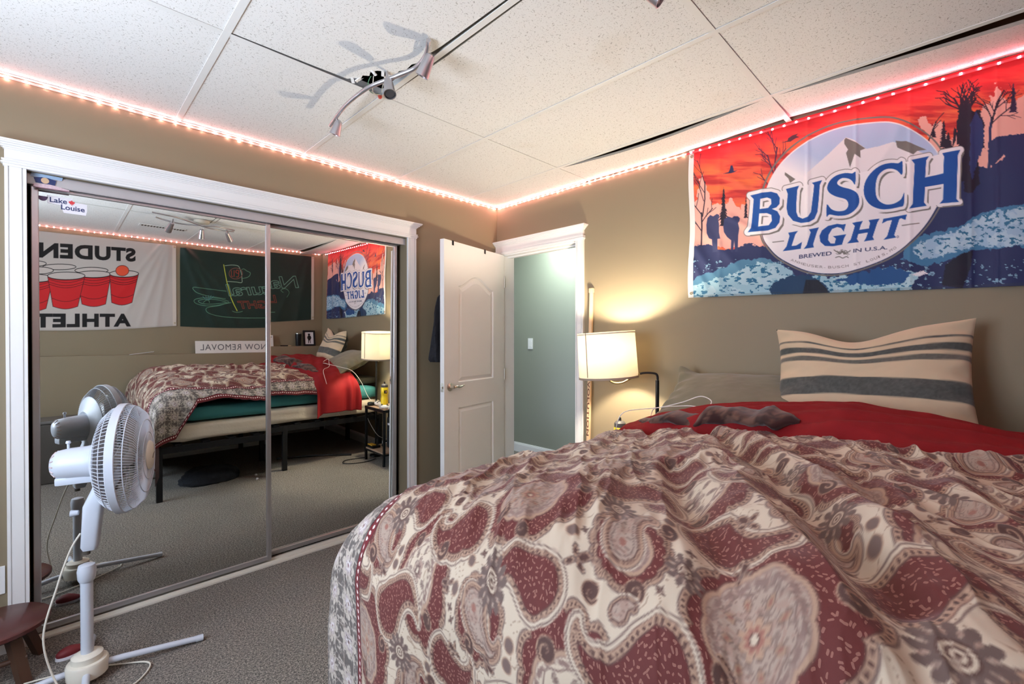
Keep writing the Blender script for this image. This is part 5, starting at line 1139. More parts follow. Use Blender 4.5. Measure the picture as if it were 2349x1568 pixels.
for a_ in range(3):
    d_ = Matrix.Rotation(a_*2.094, 3, 'Z') @ Vector((1, 0, 0)); tube(bm, [SC+sax*0.105, SC+sax*0.128+d_*0.166], 0.0015, 6)
lathe(bm, [(0.012, 0.0), (0.012, 0.004)], SC+sax*0.103, sax, 16); obj('spider', bm, m_lampbrass, lp)
bm = B(); lathe(bm, [(0.018, -0.060), (0.018, -0.015), (0.012, 0.0)], SC, sax, 16); obj('socket', bm, m_lampbrass, lp, True)
m_bulb = mat('warm_bulb_glass', (1, 0.9, 0.7), 0.3, emit=(1.0, 0.86, 0.66), estr=740.0, var=0)
bm = B(); lathe(bm, [(0.012, -0.01), (0.016, 0.008), (0.029, 0.038), (0.029, 0.055), (0.018, 0.074), (0.004, 0.080)], SC-sax*0.005, sax, 20); bo = obj('bulb', bm, m_bulb, lp, True)
PB = Vector((-0.17, -1.525, 0))
bm = B(); tube(bm, [PB+Vector((0, 0, 0.02)), PB+Vector((0, 0, 1.050))], 0.0105, 14); obj('pole', bm, m_lampblk, lp, True)
bm = B(); lathe(bm, [(0.062, 0.0), (0.064, 0.006), (0.060, 0.014), (0.016, 0.022), (0.012, 0.03)], PB, (0, 0, 1), 40); obj('base', bm, m_lampblk, lp, True)
S0_ = SC-sax*0.065
neck = smoothpath([PB+Vector(q) for q in ((0, 0, 1.035), (0, 0, 1.075), (-0.008, 0.018, 1.090), (-0.034, 0.078, 1.088), (-0.058, 0.130, 1.060), (-0.080, 0.180, 1.030), (-0.100, 0.225, 1.028), (-0.112, 0.252, 1.052))]+[S0_+Vector((0, 0, -0.02)), S0_], 6)
k_ = 20; bm = B(); tube(bm, neck[:k_], 0.0065, 10); obj('neck', bm, m_lampblk, lp, True); bm = B(); tube(bm, neck[k_-1:], 0.0058, 10); obj('neck_arm', bm, m_lampbrass, lp, True)
# ============================================================ nightstand and what stands on it
NX0, NX1, NY0, NY1, NZT = -0.325, -0.035, -1.475, -1.085, 0.560
ns = thing('nightstand', 'small black metal nightstand with two rustic wood boards next to the bed', 'nightstand', (-0.18, -1.28, 0))
m_nwood = mat('pale_nightstand_wood', (0.42, 0.29, 0.20), 0.6, var=0.3, vscale=14, bump=0.15, bscale=60)
for z in (NZT, 0.135):
    bm = B(); box(bm, (NX0+0.004, NY0+0.004, z-0.016), (NX1-0.004, NY1-0.004, z-0.002), 0.002); obj('board', bm, m_nwood, ns)
for x_ in (NX0, NX1-0.022):
    for y_ in (NY0, NY1-0.022):
        bm = B(); box(bm, (x_, y_, 0), (x_+0.022, y_+0.022, NZT-0.012), 0.002)
        sy = 1 if y_ == NY0 else -1; yc_ = y_+0.011
        obj('leg', bm, m_black, ns)
for z in (NZT-0.016, 0.135-0.020):
    bm = B()
    box(bm, (NX0-0.001, NY0-0.001, z-0.012), (NX1+0.001, NY0+0.010, z+0.016 if z > 0.3 else z+0.004)); box(bm, (NX0-0.001, NY1-0.010, z-0.012), (NX1+0.001, NY1+0.001, z+0.016 if z > 0.3 else z+0.004))
    box(bm, (NX0-0.001, NY0, z-0.012), (NX0+0.010, NY1, z+0.016 if z > 0.3 else z+0.004)); box(bm, (NX1-0.010, NY0, z-0.012), (NX1+0.001, NY1, z+0.016 if z > 0.3 else z+0.004))
    obj('top_rail' if z > 0.3 else 'shelf_rail', bm, m_black, ns)
m_yel = mat('yellow_plastic', (0.85, 0.66, 0.02), 0.4, var=0.02); m_grypl = mat('dark_grey_plastic', (0.09, 0.09, 0.095), 0.45)
wb = thing('water_bottle', 'yellow squeeze bottle with grey lid and black emblem on the nightstand', 'bottle', (-0.20, -1.300, NZT))
bm = B(); lathe(bm, [(0.033, 0), (0.0365, 0.004), (0.0365, 0.085), (0.033, 0.100), (0.033, 0.120), (0.0365, 0.135), (0.0360, 0.190), (0.030, 0.205)], (-0.20, -1.300, NZT), n=32); obj('body', bm, m_yel, wb, True)
bm = B(); lathe(bm, [(0.0325, 0.196), (0.0335, 0.200), (0.0335, 0.222), (0.026, 0.230), (0.012, 0.236)], (-0.20, -1.300, NZT), n=32); lo_ = obj('cap', bm, m_grypl, wb, True)
bm = B(); lathe(bm, [(0.009, 0.234), (0.008, 0.248), (0.006, 0.256)], (-0.20, -1.300, NZT), n=16); obj('spout', bm, m_black, lo_, True)
def decal(cx, cy, r, z0, z1, a0, a1, n=8):
    bm = B(); g = [[bm.verts.new((cx+r*math.cos(a0+(a1-a0)*i/n), cy+r*math.sin(a0+(a1-a0)*i/n), z)) for i in range(n+1)] for z in (z0, z1)]
    for i in range(n): bm.faces.new((g[0][i], g[0][i+1], g[1][i+1], g[1][i]))
    return bm
obj('emblem', decal(-0.20, -1.300, 0.0369, NZT+0.138, NZT+0.170, R_(75), R_(125)), m_black, wb, True); obj('emblem_patch', decal(-0.20, -1.300, 0.0371, NZT+0.146, NZT+0.163, R_(82), R_(104)), m_tan, wb, True)
m_padw = mat('controller_white', (0.78, 0.78, 0.77), 0.35, var=0.02)
def controller(c, rz, label):
    M = Matrix.Translation(c) @ Matrix.Rotation(rz, 4, 'Z'); t = thing('game_controller', label, 'game controller', c, 'game controllers on the nightstand')
    bm = B(); sphere(bm, (0, 0, 0), 1, 0.045, 0.028, 0.020, 20)
    for s in (-1, 1): tube(bm, [(s*0.040, 0.004, 0.0), (s*0.058, -0.020, -0.002), (s*0.064, -0.048, -0.008)], [0.021, 0.019, 0.013], 12)
    bm.transform(M); obj('body', bm, m_padw, t, True)
    for x_, y_ in ((-0.030, 0.006), (0.020, -0.010)):
        bm = B(); lathe(bm, [(0.005, 0.014), (0.005, 0.024), (0.0085, 0.026), (0.0085, 0.029)], M @ Vector((x_, y_, 0)), n=14); obj('thumbstick', bm, m_grypl, t, True)
    bm = B()
    for k in range(4): lathe(bm, [(0.0032, 0.012), (0.0032, 0.022)], M @ Vector((0.036+0.009*math.cos(k*1.57), 0.006+0.009*math.sin(k*1.57), 0)), n=10)
    obj('buttons', bm, m_grypl, t)
controller(Vector((-0.275, -1.155, NZT+0.021)), R_(60), 'white game controller at the near corner of the nightstand next to the yellow bottle')
controller(Vector((-0.225, -1.400, NZT+0.021)), R_(100), 'white game controller farther from the near corner, next to the black disc')
bm = B(); lathe(bm, [(0.030, 0), (0.034, 0.006), (0.034, 0.026), (0.028, 0.034)], (-0.275, -1.445, NZT+0.0005), n=28); o = obj('charger_puck', bm, m_black, None, True, loc=(-0.275, -1.445, NZT)); tag(o, 'round black charging puck on the nightstand corner beside the bed', 'charger')
# lower shelf
bg = thing('tool_case', 'tall black case with white letters standing on the lower nightstand board', 'case', (-0.13, -1.22, 0.136))
bm = B(); box(bm, (-0.185, -1.285, 0.1345), (-0.060, -1.135, 0.455), 0.022); obj('body', bm, mat('black_nylon', (0.012, 0.014, 0.018), 0.6, var=0.2, bump=0.2, bscale=300), bg)
text_obj('lettering', 'TI FACT', Matrix.Translation((-0.150, -1.1342, 0.16)) @ Matrix(((-1, 0, 0, 0), (0, 0, 1, 0), (0, 1, 0, 0), (0, 0, 0, 1))) @ Matrix.Rotation(R_(90), 4, 'Z') @ Matrix.Translation((0, -0.02, 0)), 0.030, m_stw, bg, 0.0004)
bm = B(); box(bm, (-0.190, -1.25, 0.375), (-0.186, -1.20, 0.395), 0.001); obj('tag', bm, m_stw, bg)
bm = B(); tube(bm, smoothpath([(-0.12, -1.24, 0.452), (-0.12, -1.23, 0.480), (-0.12, -1.19, 0.480), (-0.12, -1.18, 0.452)], 5), 0.006, 8); obj('handle', bm, m_black, bg, True)
kn = thing('utility_box', 'yellow and black utility box on the lower nightstand board', 'box', (-0.28, -1.37, 0.136))
bm = B(); box(bm, (-0.315, -1.445, 0.1345), (-0.225, -1.325, 0.158), 0.005); obj('base', bm, m_black, kn)
bm = B(); box(bm, (-0.312, -1.440, 0.158), (-0.262, -1.345, 0.168), 0.003); obj('lid', bm, mat('amber_plastic', (0.62, 0.34, 0.03), 0.45), kn)
hs = thing('black_shoe_horn', 'black curved grip lying behind the case on the lower nightstand board', 'grip', (-0.2, -1.33, 0.14))
bm = B(); tube(bm, smoothpath([(-0.215, -1.318, 0.150), (-0.195, -1.305, 0.185), (-0.165, -1.300, 0.195), (-0.145, -1.310, 0.165)], 6), [0.008]*12+[0.012]*7, 10); obj('curve', bm, m_black, hs, True)
bn = thing('waste_bin', 'slate blue plastic bin between the nightstand and the door casing', 'bin', (-0.16, -1.03, 0))
bm = B(); lathe(bm, [(0.09, 0.0), (0.09, 0.004), (0.115, 0.36), (0.118, 0.365), (0.110, 0.36), (0.086, 0.008)], (-0.200, -0.985, 0), n=4, capb=True); bmesh.ops.rotate(bm, verts=bm.verts, cent=(-0.200, -0.985, 0), matrix=Matrix.Rotation(R_(45), 3, 'Z')); bmesh.ops.bevel(bm, geom=[e for e in bm.edges if abs(e.verts[0].co.z-e.verts[1].co.z) > 0.1], offset=0.02, segments=3, affect='EDGES'); obj('body', bm, mat('slate_blue_plastic', (0.07, 0.17, 0.24), 0.5), bn)
cd = thing('power_cable', 'black cord curling on the carpet in front of the nightstand', 'cord', (-0.4, -1.45, 0))
bm = B(); tube(bm, smoothpath([(-0.24, -1.40, 0.006), (-0.34, -1.36, 0.006), (-0.48, -1.38, 0.006), (-0.56, -1.46, 0.006), (-0.50, -1.54, 0.006), (-0.38, -1.53, 0.006), (-0.28, -1.50, 0.006)], 8), 0.004, 8); obj('wire', bm, m_black, cd, True)
wc = thing('wall_cable', 'pale cable dropping behind the nightstand to the baseboard', 'cable', (-0.08, -1.5, 0.3))
bm = B(); tube(bm, smoothpath([(-0.30, -1.52, 0.50), (-0.24, -1.53, 0.36), (-0.16, -1.50, 0.22), (-0.06, -1.48, 0.17), (-0.022, -1.47, 0.16)], 8), 0.0025, 6); obj('wire', bm, m_cable, wc, True)
# ---- stick leaning by the doorway
sk = thing('wooden_stick', 'long slim wooden stick with brown lettering leaning by the doorway', 'stick', (-0.03, -0.965, 0))
m_stk = mat('light_ash_wood', (0.72, 0.50, 0.30), 0.5, var=0.15, vscale=20)
Mk = Matrix.Translation((-0.070, -0.962, 0.0)) @ Matrix.Rotation(R_(1.9), 4, 'Y')
bm = B(); box(bm, (-0.010, -0.0115, 0.0), (0.010, 0.0115, 1.625), 0.004, Mk); obj('shaft', bm, m_stk, sk)
bm = B(); box(bm, (-0.0125, -0.016, 1.600), (0.0125, 0.016, 1.632), 0.005, Mk); obj('end_knob', bm, m_stk, sk)
m_brn = mat('stick_brown_ink', (0.16, 0.06, 0.03), 0.5)
me = text_mesh('EVOLUTION', 0.027, 0.0003, 0.0008, 0, 1.15); xs = [v.co.x for v in me.vertices]; me.transform(Matrix.Diagonal((0.40/(max(xs)-min(xs)), 0.9, 1, 1)))
me.transform(Mk @ Matrix(((0, 0, -1, -0.0104), (0, -1, 0, 0.0), (-1, 0, 0, 1.035), (0, 0, 0, 1))) @ Matrix.Translation((0, -0.009, 0))); link('lettering', me, m_brn, sk)
# ---- coat behind the door
ct = thing('hanging_coat', 'dark coat hanging behind the open door', 'coat', (-0.5, -0.12, 1.4))
bm = B(); sphere(bm, (0, 0, 0), 1, n=28)
for v in bm.verts:
    z_ = v.co.z; wd = np.interp(z_, [-1, -0.9, -0.3, 0.5, 0.9, 1], [0.75, 0.90, 0.72, 0.55, 0.30, 0.1]); f = 1+0.16*math.sin(math.atan2(v.co.y, v.co.x)*5+z_*3); r_ = math.hypot(v.co.x, v.co.y); k = (wd/max(r_, 1e-4)) if r_ > 0.05 else 1
    v.co.x = v.co.x*k*0.12*f; v.co.y = v.co.y*k*0.05*f; v.co.z = z_*0.24
bm.transform(DM @ Matrix.Translation((0.655, -0.085, 1.36))); obj('body', bm, m_cloth, ct, True)
bm = B(); tube(bm, smoothpath([DM @ Vector(p) for p in ((0.655, -0.055, 1.745), (0.655, -0.050, 1.775), (0.655, -0.060, 1.70), (0.655, -0.08, 1.58))], 4), 0.004, 6); obj('loop', bm, m_cloth, ct, True)
# ============================================================ LED strips under the ceiling
m_tape = mat('led_tape', (0.80, 0.45, 0.42), 0.4, var=0, emit=(1.0, 0.20, 0.17), estr=0.6)
m_led = mat('led_chip', (1, 0.8, 0.8), 0.4, var=0, emit=(1.0, 0.42, 0.38), estr=170.0)
m_ledr = mat('led_chip_red', (1, 0.5, 0.5), 0.4, var=0, emit=(1.0, 0.26, 0.32), estr=130.0)
def ledstrip(a, b, n, nrm, label, m_chip, tape, glow, gcol):
    a, b, nn = Vector(a), Vector(b), Vector(nrm); d_ = (b-a); L = d_.length; d_.normalize(); up = Vector((0, 0, 1))
    M = Matrix(((d_.x, nn.x, 0, a.x), (d_.y, nn.y, 0, a.y), (0, 0, 1, a.z), (0, 0, 0, 1)))
    t = thing('led_strip', label, 'led strip', a+(b-a)/2, 'led strips along the top of the walls')
    bm = B(); box(bm, (0, -0.001, -0.005), (L, 0.0015, 0.005), 0, M); obj('tape', bm, tape, t)
    bm0 = B(); box(bm0, (-0.0036, 0.0015, -0.0036), (0.0036, 0.0050, 0.0036), 0.0008, Matrix(((d_.x, nn.x, 0, 0), (d_.y, nn.y, 0, 0), (0, 0, 1, 0), (0, 0, 0, 1)))); me = bpy.data.meshes.new('diode'); bm0.to_mesh(me); bm0.free(); me.materials.append(m_chip)
    for i in range(n):
        o = bpy.data.objects.new('diode', me); COL.objects.link(o); o.parent = t; o.location = M @ Vector(((i+0.5)*L/n, 0.001*math.sin(i*2.1), 0.0012*math.sin(i*1.3)))-Vector(t.location)
    return t
ledstrip((-3.5, -0.0015, H-0.0125), (-0.01, -0.0015, H-0.0125), 62, (0, -1, 0), 'glowing pink led strip along the ceiling edge above the closet', m_led, m_tape, 4.0, (1.0, 0.26, 0.22))
ledstrip((-0.0015, -0.012, H-0.0125), (-0.0015, -1.62, H-0.0125), 34, (-1, 0, 0), 'glowing pink led strip along the ceiling edge above the doorway and lamp', m_led, m_tape, 1.6, (1.0, 0.28, 0.24))
ledstrip((-0.030, -1.63, H-0.026), (-0.030, -3.20, H-0.026), 30, (-1, 0, 0), 'glowing red led strip across the top of the beer flag', m_ledr, mat('led_tape_red', (0.50, 0.03, 0.04), 0.4, var=0, emit=(1.0, 0.10, 0.12), estr=0.15), 3.5, (1.0, 0.12, 0.16))
ledstrip((-0.03, YC+0.0015, H-0.0125), (-3.5, YC+0.0015, H-0.0125), 72, (0, 1, 0), 'glowing pink led strip along the ceiling edge above the ledge flags', m_led, m_tape, 3.0, (1.0, 0.26, 0.22))
# ============================================================ ceiling fixtures
m_silver = mat('satin_silver_lamp', (0.55, 0.54, 0.57), 0.3, metal=0.9, var=0.03); m_hbulb = mat('halogen_glass', (0.06, 0.06, 0.065), 0.15, var=0, spec=0.6)
def spot(parent, top, bot, r0=0.020, r1=0.028, stem_from=None):
    top, bot = Vector(top), Vector(bot); ax = (bot-top); L = ax.length; ax.normalize(); bm = B()
    lathe(bm, [(r0*0.35, -0.006), (r0*0.85, 0), (r0, L*0.15), (r1, L), (r1-0.003, L), (r1-0.004, L*0.75), (0.006, L*0.68)], top, ax, 24, True, True); h = obj('lamp_head', bm, m_silver, parent, True)
    bm = B(); lathe(bm, [(0.004, L*0.70), (r1*0.62, L*0.78), (r1*0.78, L*0.95)], top, ax, 20); obj('bulb', bm, m_hbulb, h, True)
    if stem_from is not None: bm = B(); tube(bm, smoothpath([stem_from, (Vector(stem_from)+top)/2+Vector((0, 0, -0.004)), top], 4), 0.0048, 8); obj('stem', bm, m_silver, parent, True)
fx = thing('track_lamp', 'curved silver spot lamp with three heads hanging under the torn ceiling corner', 'ceiling lamp', (-1.66, -1.05, H))
bar = smoothpath([(-1.65, -1.414, 2.357), (-1.613, -1.344, 2.352), (-1.603, -1.258, 2.343), (-1.632, -1.184, 2.333), (-1.651, -1.134, 2.328), (-1.683, -1.05, 2.32), (-1.695, -0.96, 2.314), (-1.696, -0.858, 2.31), (-1.687, -0.757, 2.306), (-1.668, -0.628, 2.303)], 6)
bm = B(); tube(bm, bar, 0.0085, 12); obj('wave_bar', bm, m_silver, fx, True)
bm = B(); tube(bm, [(-1.652, -1.130, 2.330), (-1.640, -1.100, 2.40), (-1.640, -1.090, 2.46)], 0.006, 8); obj('stem', bm, m_silver, fx, True)
spot(fx, (-1.620, -1.385, 2.328), (-1.632, -1.345, 2.262), 0.019, 0.026, (-1.605, -1.300, 2.346)); spot(fx, (-1.660, -1.150, 2.312), (-1.668, -1.178, 2.245), 0.018, 0.025, (-1.655, -1.128, 2.326)); spot(fx, (-1.674, -0.735, 2.285), (-1.684, -0.712, 2.228), 0.017, 0.025, (-1.683, -0.725, 2.304))
fy = thing('track_lamp', 'curved silver spot lamp with round canopy seen in the closet mirror', 'ceiling lamp', (-1.65, -2.09, H))
bm = B(); lathe(bm, [(0.062, 0.0), (0.062, -0.022), (0.050, -0.030), (0.004, -0.031)], (-1.65, -2.09, H-0.004), (0, 0, 1), 36); obj('canopy', bm, mat('canopy_ivory', (0.62, 0.58, 0.50), 0.4), fy, True)
def waves(x0, y0, x1, y1, amp, z=2.318): return [(x0+(x1-x0)*t, y0+(y1-y0)*t+amp*math.sin(2*math.pi*t), z-0.012*math.sin(math.pi*t)) for t in np.linspace(0, 1, 30)]
for x0, y0, x1, y1, am in ((-2.04, -1.83, -1.38, -2.13, 0.06), (-2.00, -1.99, -1.39, -2.07, -0.06)):
    bm = B(); tube(bm, waves(x0, y0, x1, y1, am), 0.0065, 10); obj('wave_bar', bm, m_silver, fy, True)
spot(fy, (-1.880, -2.010, 2.292), (-1.890, -2.14, 2.245), 0.018, 0.026, (-1.885, -1.93, 2.310)); spot(fy, (-1.645, -2.11, 2.288), (-1.640, -2.16, 2.220), 0.018, 0.026, (-1.65, -2.09, 2.308)); spot(fy, (-1.440, -2.12, 2.292), (-1.400, -2.18, 2.235), 0.018, 0.026, (-1.45, -2.08, 2.312))
vt = thing('air_vent', 'long slotted brown air vent in the ceiling seen in the closet mirror', 'vent', (-1.86, -2.66, H))
bm = B(); box(bm, (-2.04, -2.72, H-0.006), (-1.68, -2.60, H-0.002), 0.001); obj('frame', bm, m_tbar, vt)
m_vent = mat('vent_slot_brown', (0.07, 0.05, 0.035), 0.6)
for k in range(15):
    x_ = -2.022+k*0.0228; bm = B(); box(bm, (x_, -2.685, H-0.0075), (x_+0.015, -2.635, H-0.0055)); obj('slot', bm, m_vent, vt)
# ============================================================ standing fan
m_fan = mat('fan_white_plastic', (0.55, 0.59, 0.66), 0.38, var=0.02); m_fanyel = mat('fan_yellowed_plastic', (0.72, 0.68, 0.58), 0.4, var=0.04); m_grey_pole = mat('inner_pole_grey', (0.13, 0.115, 0.10), 0.35, metal=0.5)
m_blade = bpy.data.materials.new('smoky_fan_blade'); m_blade.use_nodes = True; p = m_blade.node_tree.nodes['Principled BSDF']; NB = NT(m_blade); NB.set(p, 'Base Color', NB.mix(NB.noise(NB.add('ShaderNodeTexCoord').outputs['Object'], 9, 3), (0.50, 0.50, 0.49), (0.62, 0.60, 0.56))); p.inputs['Roughness'].default_value = 0.25; p.inputs['Alpha'].default_value = 0.55
FB = Vector((-2.525, -0.455, 0))
fan = thing('standing_fan', 'white oscillating pedestal fan in front of the mirrored closet', 'fan', FB)
bm = B(); lathe(bm, [(0.052, 0.035), (0.060, 0.030), (0.062, 0.075), (0.058, 0.082), (0.046, 0.084), (0.046, 0.104), (0.036, 0.110), (0.030, 0.112)], FB, n=36); obj('base_hub', bm, m_fanyel, fan, True)
for a_, L in ((R_(-4.5), 0.36), (R_(85), 0.30), (R_(172), 0.33), (R_(265), 0.34)):
    d_ = Vector((math.cos(a_), math.sin(a_), 0)); bm = B(); tube(bm, [FB+d_*0.045+Vector((0, 0, 0.052)), FB+d_*0.10+Vector((0, 0, 0.048)), FB+d_*L+Vector((0, 0, 0.0145))], 0.0115, 14); lg = obj('leg', bm, m_fan, fan, True)
    bm = B(); tube(bm, [FB+d_*(L-0.022)+Vector((0, 0, 0.016)), FB+d_*(L+0.003)+Vector((0, 0, 0.0145))], 0.0132, 14); obj('foot_cap', bm, m_fan, lg, True)
bm = B(); tube(bm, [FB+Vector((0, 0, 0.10)), FB+Vector((0, 0, 0.43))], 0.0185, 24); obj('outer_pole', bm, m_fan, fan, True)
bm = B(); lathe(bm, [(0.0215, 0.380), (0.026, 0.390), (0.028, 0.420), (0.024, 0.440), (0.017, 0.443)], FB, n=28); obj('height_collar', bm, m_fan, fan, True)
bm = B(); tube(bm, [FB+Vector((0, 0, 0.48)), FB+Vector((0, 0, 0.62))], 0.0115, 18); obj('inner_pole', bm, m_grey_pole, fan, True)
FA = Vector((0.952, -0.300, 0.02)).normalized(); FS = Vector((-FA.y, FA.x, 0)).normalized(); FU = FA.cross(FS).normalized()*1
if FU.z < 0: FU = -FU
HC_ = FB+Vector((0.112, -0.015, 0.826))    # centre of the cage
def fm(a_, s, u): return HC_+FA*a_+FS*s+FU*u
# neck / control housing below the motor
bm = B()
prof = [(0.495, 0.016, 0.020, 0.0), (0.510, 0.022, 0.026, 0.0), (0.66, 0.024, 0.030, 0.002), (0.72, 0.026, 0.036, 0.006), (0.76, 0.028, 0.040, 0.004), (0.79, 0.026, 0.034, -0.006), (0.815, 0.020, 0.026, -0.015)]
rings = []
for z_, w_, d2, sh in prof:
    rings.append([bm.verts.new(FB+Vector((0.010+max(0, z_-0.64)*0.45, 0, z_))+FA*(sh+d2*math.copysign(abs(math.cos(q))**0.55, math.cos(q)))+FS*(w_*math.copysign(abs(math.sin(q))**0.55, math.sin(q)))) for q in np.linspace(0, 2*math.pi, 28, endpoint=False)])
for a, b in zip(rings, rings[1:]):
    for j in range(28): bm.faces.new((a[j], a[(j+1) % 28], b[(j+1) % 28], b[j]))
bm.faces.new(rings[0][::-1]); bm.faces.new(rings[-1]); obj('control_housing', bm, m_fan, fan, True)
for k in range(4):
    bm = B(); c_ = FB+Vector((0.035+k*0.010, 0, 0.690+k*0.022))+FA*0.036; box(bm, (-0.005, -0.011, -0.006), (0.010, 0.011, 0.006), 0.002, Matrix.Translation(c_) @ Matrix.Rotation(math.atan2(FA.y, FA.x), 4, 'Z')); obj('speed_button', bm, m_grey_pole, fan)
bm = B(); c_ = FB+Vector((0, 0, 0.640))-FA*0.022; tube(bm, [c_, c_-FA*0.022], [0.009, 0.013], 12); obj('tightening_knob', bm, m_fan, fan, True)
# motor housing
bm = B(); lathe(bm, [(0.010, -0.215), (0.035, -0.210), (0.050, -0.195), (0.056, -0.165), (0.058, -0.115), (0.062, -0.085), (0.058, -0.070)], HC_, FA, 32); box(bm, (-0.200, -0.030, -0.075), (-0.085, 0.030, -0.045), 0.008, Matrix.Translation(HC_) @ Matrix(((FA.x, FS.x, FU.x, 0), (FA.y, FS.y, FU.y, 0), (FA.z, FS.z, FU.z, 0), (0, 0, 0, 1)))); mo_ = obj('motor_housing', bm, m_fan, fan, True)
for k in range(14):
    a_ = k*2*math.pi/14; bm = B(); tube(bm, [fm(-0.208, 0.036*math.cos(a_), 0.036*math.sin(a_)), fm(-0.196, 0.050*math.cos(a_), 0.050*math.sin(a_))], 0.0022, 6); obj('vent_slot', bm, mat('fan_vent_led_tint', (0.55, 0.42, 0.42), 0.5) if k == 0 else bpy.data.materials['fan_vent_led_tint'], mo_)  # pink LED light is put into the slot colour
bm = B(); lathe(bm, [(0.004, 0.0), (0.004, 0.016), (0.008, 0.020), (0.006, 0.028)], fm(-0.165, 0, 0.056), FU, 12); obj('oscillation_knob', bm, m_fan, mo_, True)
# cage
RC = 0.205
def cagewires(side, n, prof_):
    bm = B()
    for k in range(n):
        a_ = k*2*math.pi/n; tube(bm, [fm(side*h, r_*math.cos(a_+tw), r_*math.sin(a_+tw)) for r_, h, tw in prof_], 0.0012, 5, cap=False)
    return bm
bmr = cagewires(-1, 84, [(0.060, 0.072, 0), (0.120, 0.068, 0.02), (0.165, 0.058, 0.03), (0.190, 0.035, 0.04), (RC, 0.004, 0.04)])
for r_, h in ((0.075, 0.072), (0.150, 0.062), (0.192, 0.033)): tube(bmr, [fm(-h, r_*math.cos(q), r_*math.sin(q)) for q in np.linspace(0, 2*math.pi, 72, endpoint=False)], 0.0016, 6, closed=True)
obj('rear_grille', bmr, m_fan, fan, True)
bm = B(); lathe(bm, [(0.055, -0.084), (0.075, -0.090), (0.090, -0.082), (0.118, -0.075), (0.140, -0.068), (0.152, -0.062), (0.150, -0.058), (0.118, -0.069), (0.062, -0.070)], HC_, FA, 40, False, False); obj('rear_plate', bm, m_fan, fan, True)
bmf = cagewires(1, 118, [(RC, 0.004, 0), (0.196, 0.034, 0.03), (0.172, 0.058, 0.07), (0.110, 0.070, 0.20), (0.040, 0.074, 0.42)])
for r_, h in ((0.196, 0.034), (0.140, 0.066), (0.090, 0.072)): tube(bmf, [fm(h, r_*math.cos(q), r_*math.sin(q)) for q in np.linspace(0, 2*math.pi, 72, endpoint=False)], 0.0016, 6, closed=True)
obj('front_grille', bmf, m_fan, fan, True)
bm = B(); lathe(bm, [(RC+0.0015, -0.014), (RC+0.004, -0.012), (RC+0.004, 0.012), (RC+0.0015, 0.014), (RC-0.001, 0.012), (RC-0.001, -0.012), (RC+0.0015, -0.014)], HC_, FA, 80, False, False); obj('rim_band', bm, m_fan, fan, True)
bm = B(); lathe(bm, [(0.055, 0.071), (0.057, 0.076), (0.052, 0.082), (0.025, 0.087), (0.002, 0.088)], HC_, FA, 32); cp = obj('centre_cap', bm, m_fanyel, fan, True)
bm = B(); tube(bm, [fm(0.0886, -0.016, -0.010), fm(0.0886, 0.0, 0.004), fm(0.0876, 0.022, 0.006)], 0.0012, 6); obj('badge_line', bm, m_grey_pole, cp)
for k in range(3):
    a0 = k*2.094+0.5; bm = B(); g = []
    for i in range(13):
        t = i/12; r_ = 0.03+0.145*t; half = 0.30+0.42*math.sin(math.pi*min(1, t*0.92+0.10))*(1-0.25*t); row = []
        for j in range(9):
            s_ = (j/8-0.5)*2; a_ = a0+0.35*t+half*s_; row.append(bm.verts.new(fm(0.005-0.022*s_*(0.4+0.6*t), r_*math.cos(a_), r_*math.sin(a_))))
        g.append(row)
    for a, b in zip(g, g[1:]):
        for j in range(8): bm.faces.new((a[j], a[j+1], b[j+1], b[j]))
    bl_ = obj('blade', bm, m_blade, fan, True); sl_ = bl_.modifiers.new('thickness', 'SOLIDIFY'); sl_.thickness = 0.0015
bm = B(); lathe(bm, [(0.034, -0.020), (0.034, 0.014), (0.026, 0.024), (0.004, 0.028)], HC_, FA, 24); obj('blade_hub', bm, m_blade, fan, True)
bm = B(); tube(bm, smoothpath([FB+Vector((-0.016, 0.01, 0.560)), FB+Vector((-0.045, 0.015, 0.50)), FB+Vector((-0.080, 0.01, 0.38)), FB+Vector((-0.115, -0.01, 0.22)), FB+Vector((-0.085, -0.03, 0.06)), FB+Vector((-0.04, -0.10, 0.012)), FB+Vector((0.10, -0.16, 0.006)), FB+Vector((0.18, -0.06, 0.006)), FB+Vector((0.10, 0.02, 0.006)), FB+Vector((-0.10, 0.12, 0.006)), FB+Vector((-0.5, 0.20, 0.006))], 8), 0.0032, 8); obj('power_cord', bm, m_fanyel, fan, True)
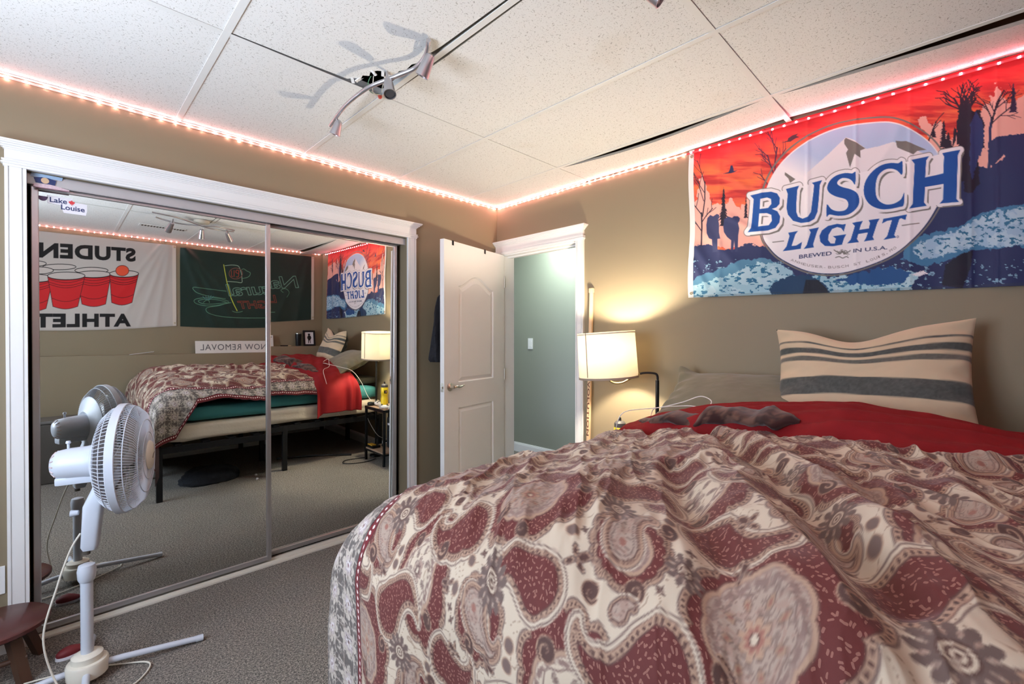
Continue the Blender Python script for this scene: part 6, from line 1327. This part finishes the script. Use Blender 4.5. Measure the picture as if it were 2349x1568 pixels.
# ============================================================ round stool and odds and ends by the closet corner
m_stool = mat('stool_red_brown', (0.085, 0.018, 0.015), 0.35, var=0.35, vscale=9, coat=0.2); m_stleg = mat('stool_leg_brown', (0.075, 0.035, 0.020), 0.5, var=0.3, vscale=12)
SX, SY, SZ, SR = -2.775, -0.185, 0.205, 0.155
stl = thing('round_stool', 'low round stool with worn dark red wooden seat beside the fan', 'stool', (SX, SY, 0))
bm = B(); lathe(bm, [(SR-0.012, SZ-0.026), (SR, SZ-0.018), (SR, SZ-0.005), (SR-0.006, SZ), (0.004, SZ)], (SX, SY, 0), n=48); obj('seat', bm, m_stool, stl, True)
for a_ in (R_(35), R_(125), R_(215), R_(305)):
    d_ = Vector((math.cos(a_), math.sin(a_), 0)); bm = B()
    p0 = Vector((SX, SY, SZ-0.028))+d_*0.085; p1 = Vector((SX, SY, 0))+d_*0.145; s_ = Vector((-d_.y, d_.x, 0)); v = []
    for c_, wd in ((p1, 0.017), (p0, 0.019)): v.append([bm.verts.new(c_+s_*(sx*wd)+d_*(dx*wd*0.8)) for sx, dx in ((-1, -1), (1, -1), (1, 1), (-1, 1))])
    for j in range(4): bm.faces.new((v[0][j], v[0][(j+1) % 4], v[1][(j+1) % 4], v[1][j]))
    bm.faces.new(v[0][::-1]); bm.faces.new(v[1]); obj('leg', bm, m_stleg, stl)
bm = B(); tube(bm, [(SX-0.09, SY-0.09, 0.085), (SX+0.09, SY-0.09, 0.085)], 0.010, 10); obj('stretcher', bm, m_stleg, stl, True)
sh_ = thing('red_sneaker', 'red shoe on the carpet between the stool and the fan base', 'shoe', (-2.64, -0.16, 0))
bm = B(); sphere(bm, (0, 0, 0), 1, n=24)
for v in bm.verts: x_, y_, z_ = v.co; v.co = Vector((x_*0.040*(1-0.15*y_), y_*0.115, max(z_, -0.25)*0.040*(1-0.45*max(0, y_))+0.030))
bm.transform(Matrix.Translation((-2.565, -0.215, 0)) @ Matrix.Rotation(R_(-80), 4, 'Z') @ Matrix.Diagonal((0.6, 0.40, 0.6, 1))); obj('upper', bm, mat('shoe_red', (0.16, 0.012, 0.016), 0.6), sh_, True)
bm = B(); prism(bm, [(0.043*math.cos(q), 0.118*math.sin(q)) for q in np.linspace(0, 2*math.pi, 24, endpoint=False)], 0.001, 0.020, Matrix.Translation((-2.565, -0.215, 0)) @ Matrix.Rotation(R_(-80), 4, 'Z') @ Matrix.Diagonal((0.6, 0.40, 0.6, 1))); obj('sole', bm, m_stw, sh_)
ol = thing('wall_outlet', 'white wall outlet plate at the closet casing', 'outlet', (-2.80, 0, 0.30), kind='thing')
bm = B(); box(bm, (-2.825, -0.006, 0.245), (-2.755, 0.001, 0.358), 0.002); obj('plate', bm, m_trim, ol)
bm = B()
for z_ in (0.275, 0.328): box(bm, (-2.808, -0.009, z_-0.017), (-2.772, -0.006, z_+0.017), 0.002)
obj('sockets', bm, m_trim, ol)
bx = thing('stand_in_box', 'dark grey box standing in for tripod remnants past the bed foot', 'bin', (-2.6, -3.0, 0))  # box added as a stand-in for tripod remnants
bm = B(); box(bm, (-2.72, -3.18, 0.001), (-2.44, -2.86, 0.53), 0.012); obj('body', bm, mat('stand_in_grey', (0.075, 0.065, 0.055), 0.6), bx)
bm = B(); box(bm, (-2.73, -3.19, 0.531), (-2.43, -2.85, 0.560), 0.010); obj('lid', bm, mat('stand_in_lid_grey', (0.13, 0.12, 0.11), 0.5), bx)
# ---- hall ceiling lamp
hl = thing('hall_lamp', 'round white ceiling lamp in the hall beyond the doorway', 'ceiling lamp', (0.80, 0.10, 2.40))
bm = B(); lathe(bm, [(0.13, 0.0), (0.13, -0.012), (0.02, -0.013)], (0.80, 0.10, 2.399), (0, 0, 1), 36); obj('base', bm, m_trim, hl, True)
bm = B(); lathe(bm, [(0.118, -0.014), (0.108, -0.050), (0.070, -0.075), (0.004, -0.085)], (0.80, 0.10, 2.399), (0, 0, 1), 36); go_ = obj('glass_dome', bm, mat('dome_glass', (0.9, 0.9, 0.85), 0.3, var=0, emit=(0.86, 1.0, 0.94), estr=80.0), hl, True)
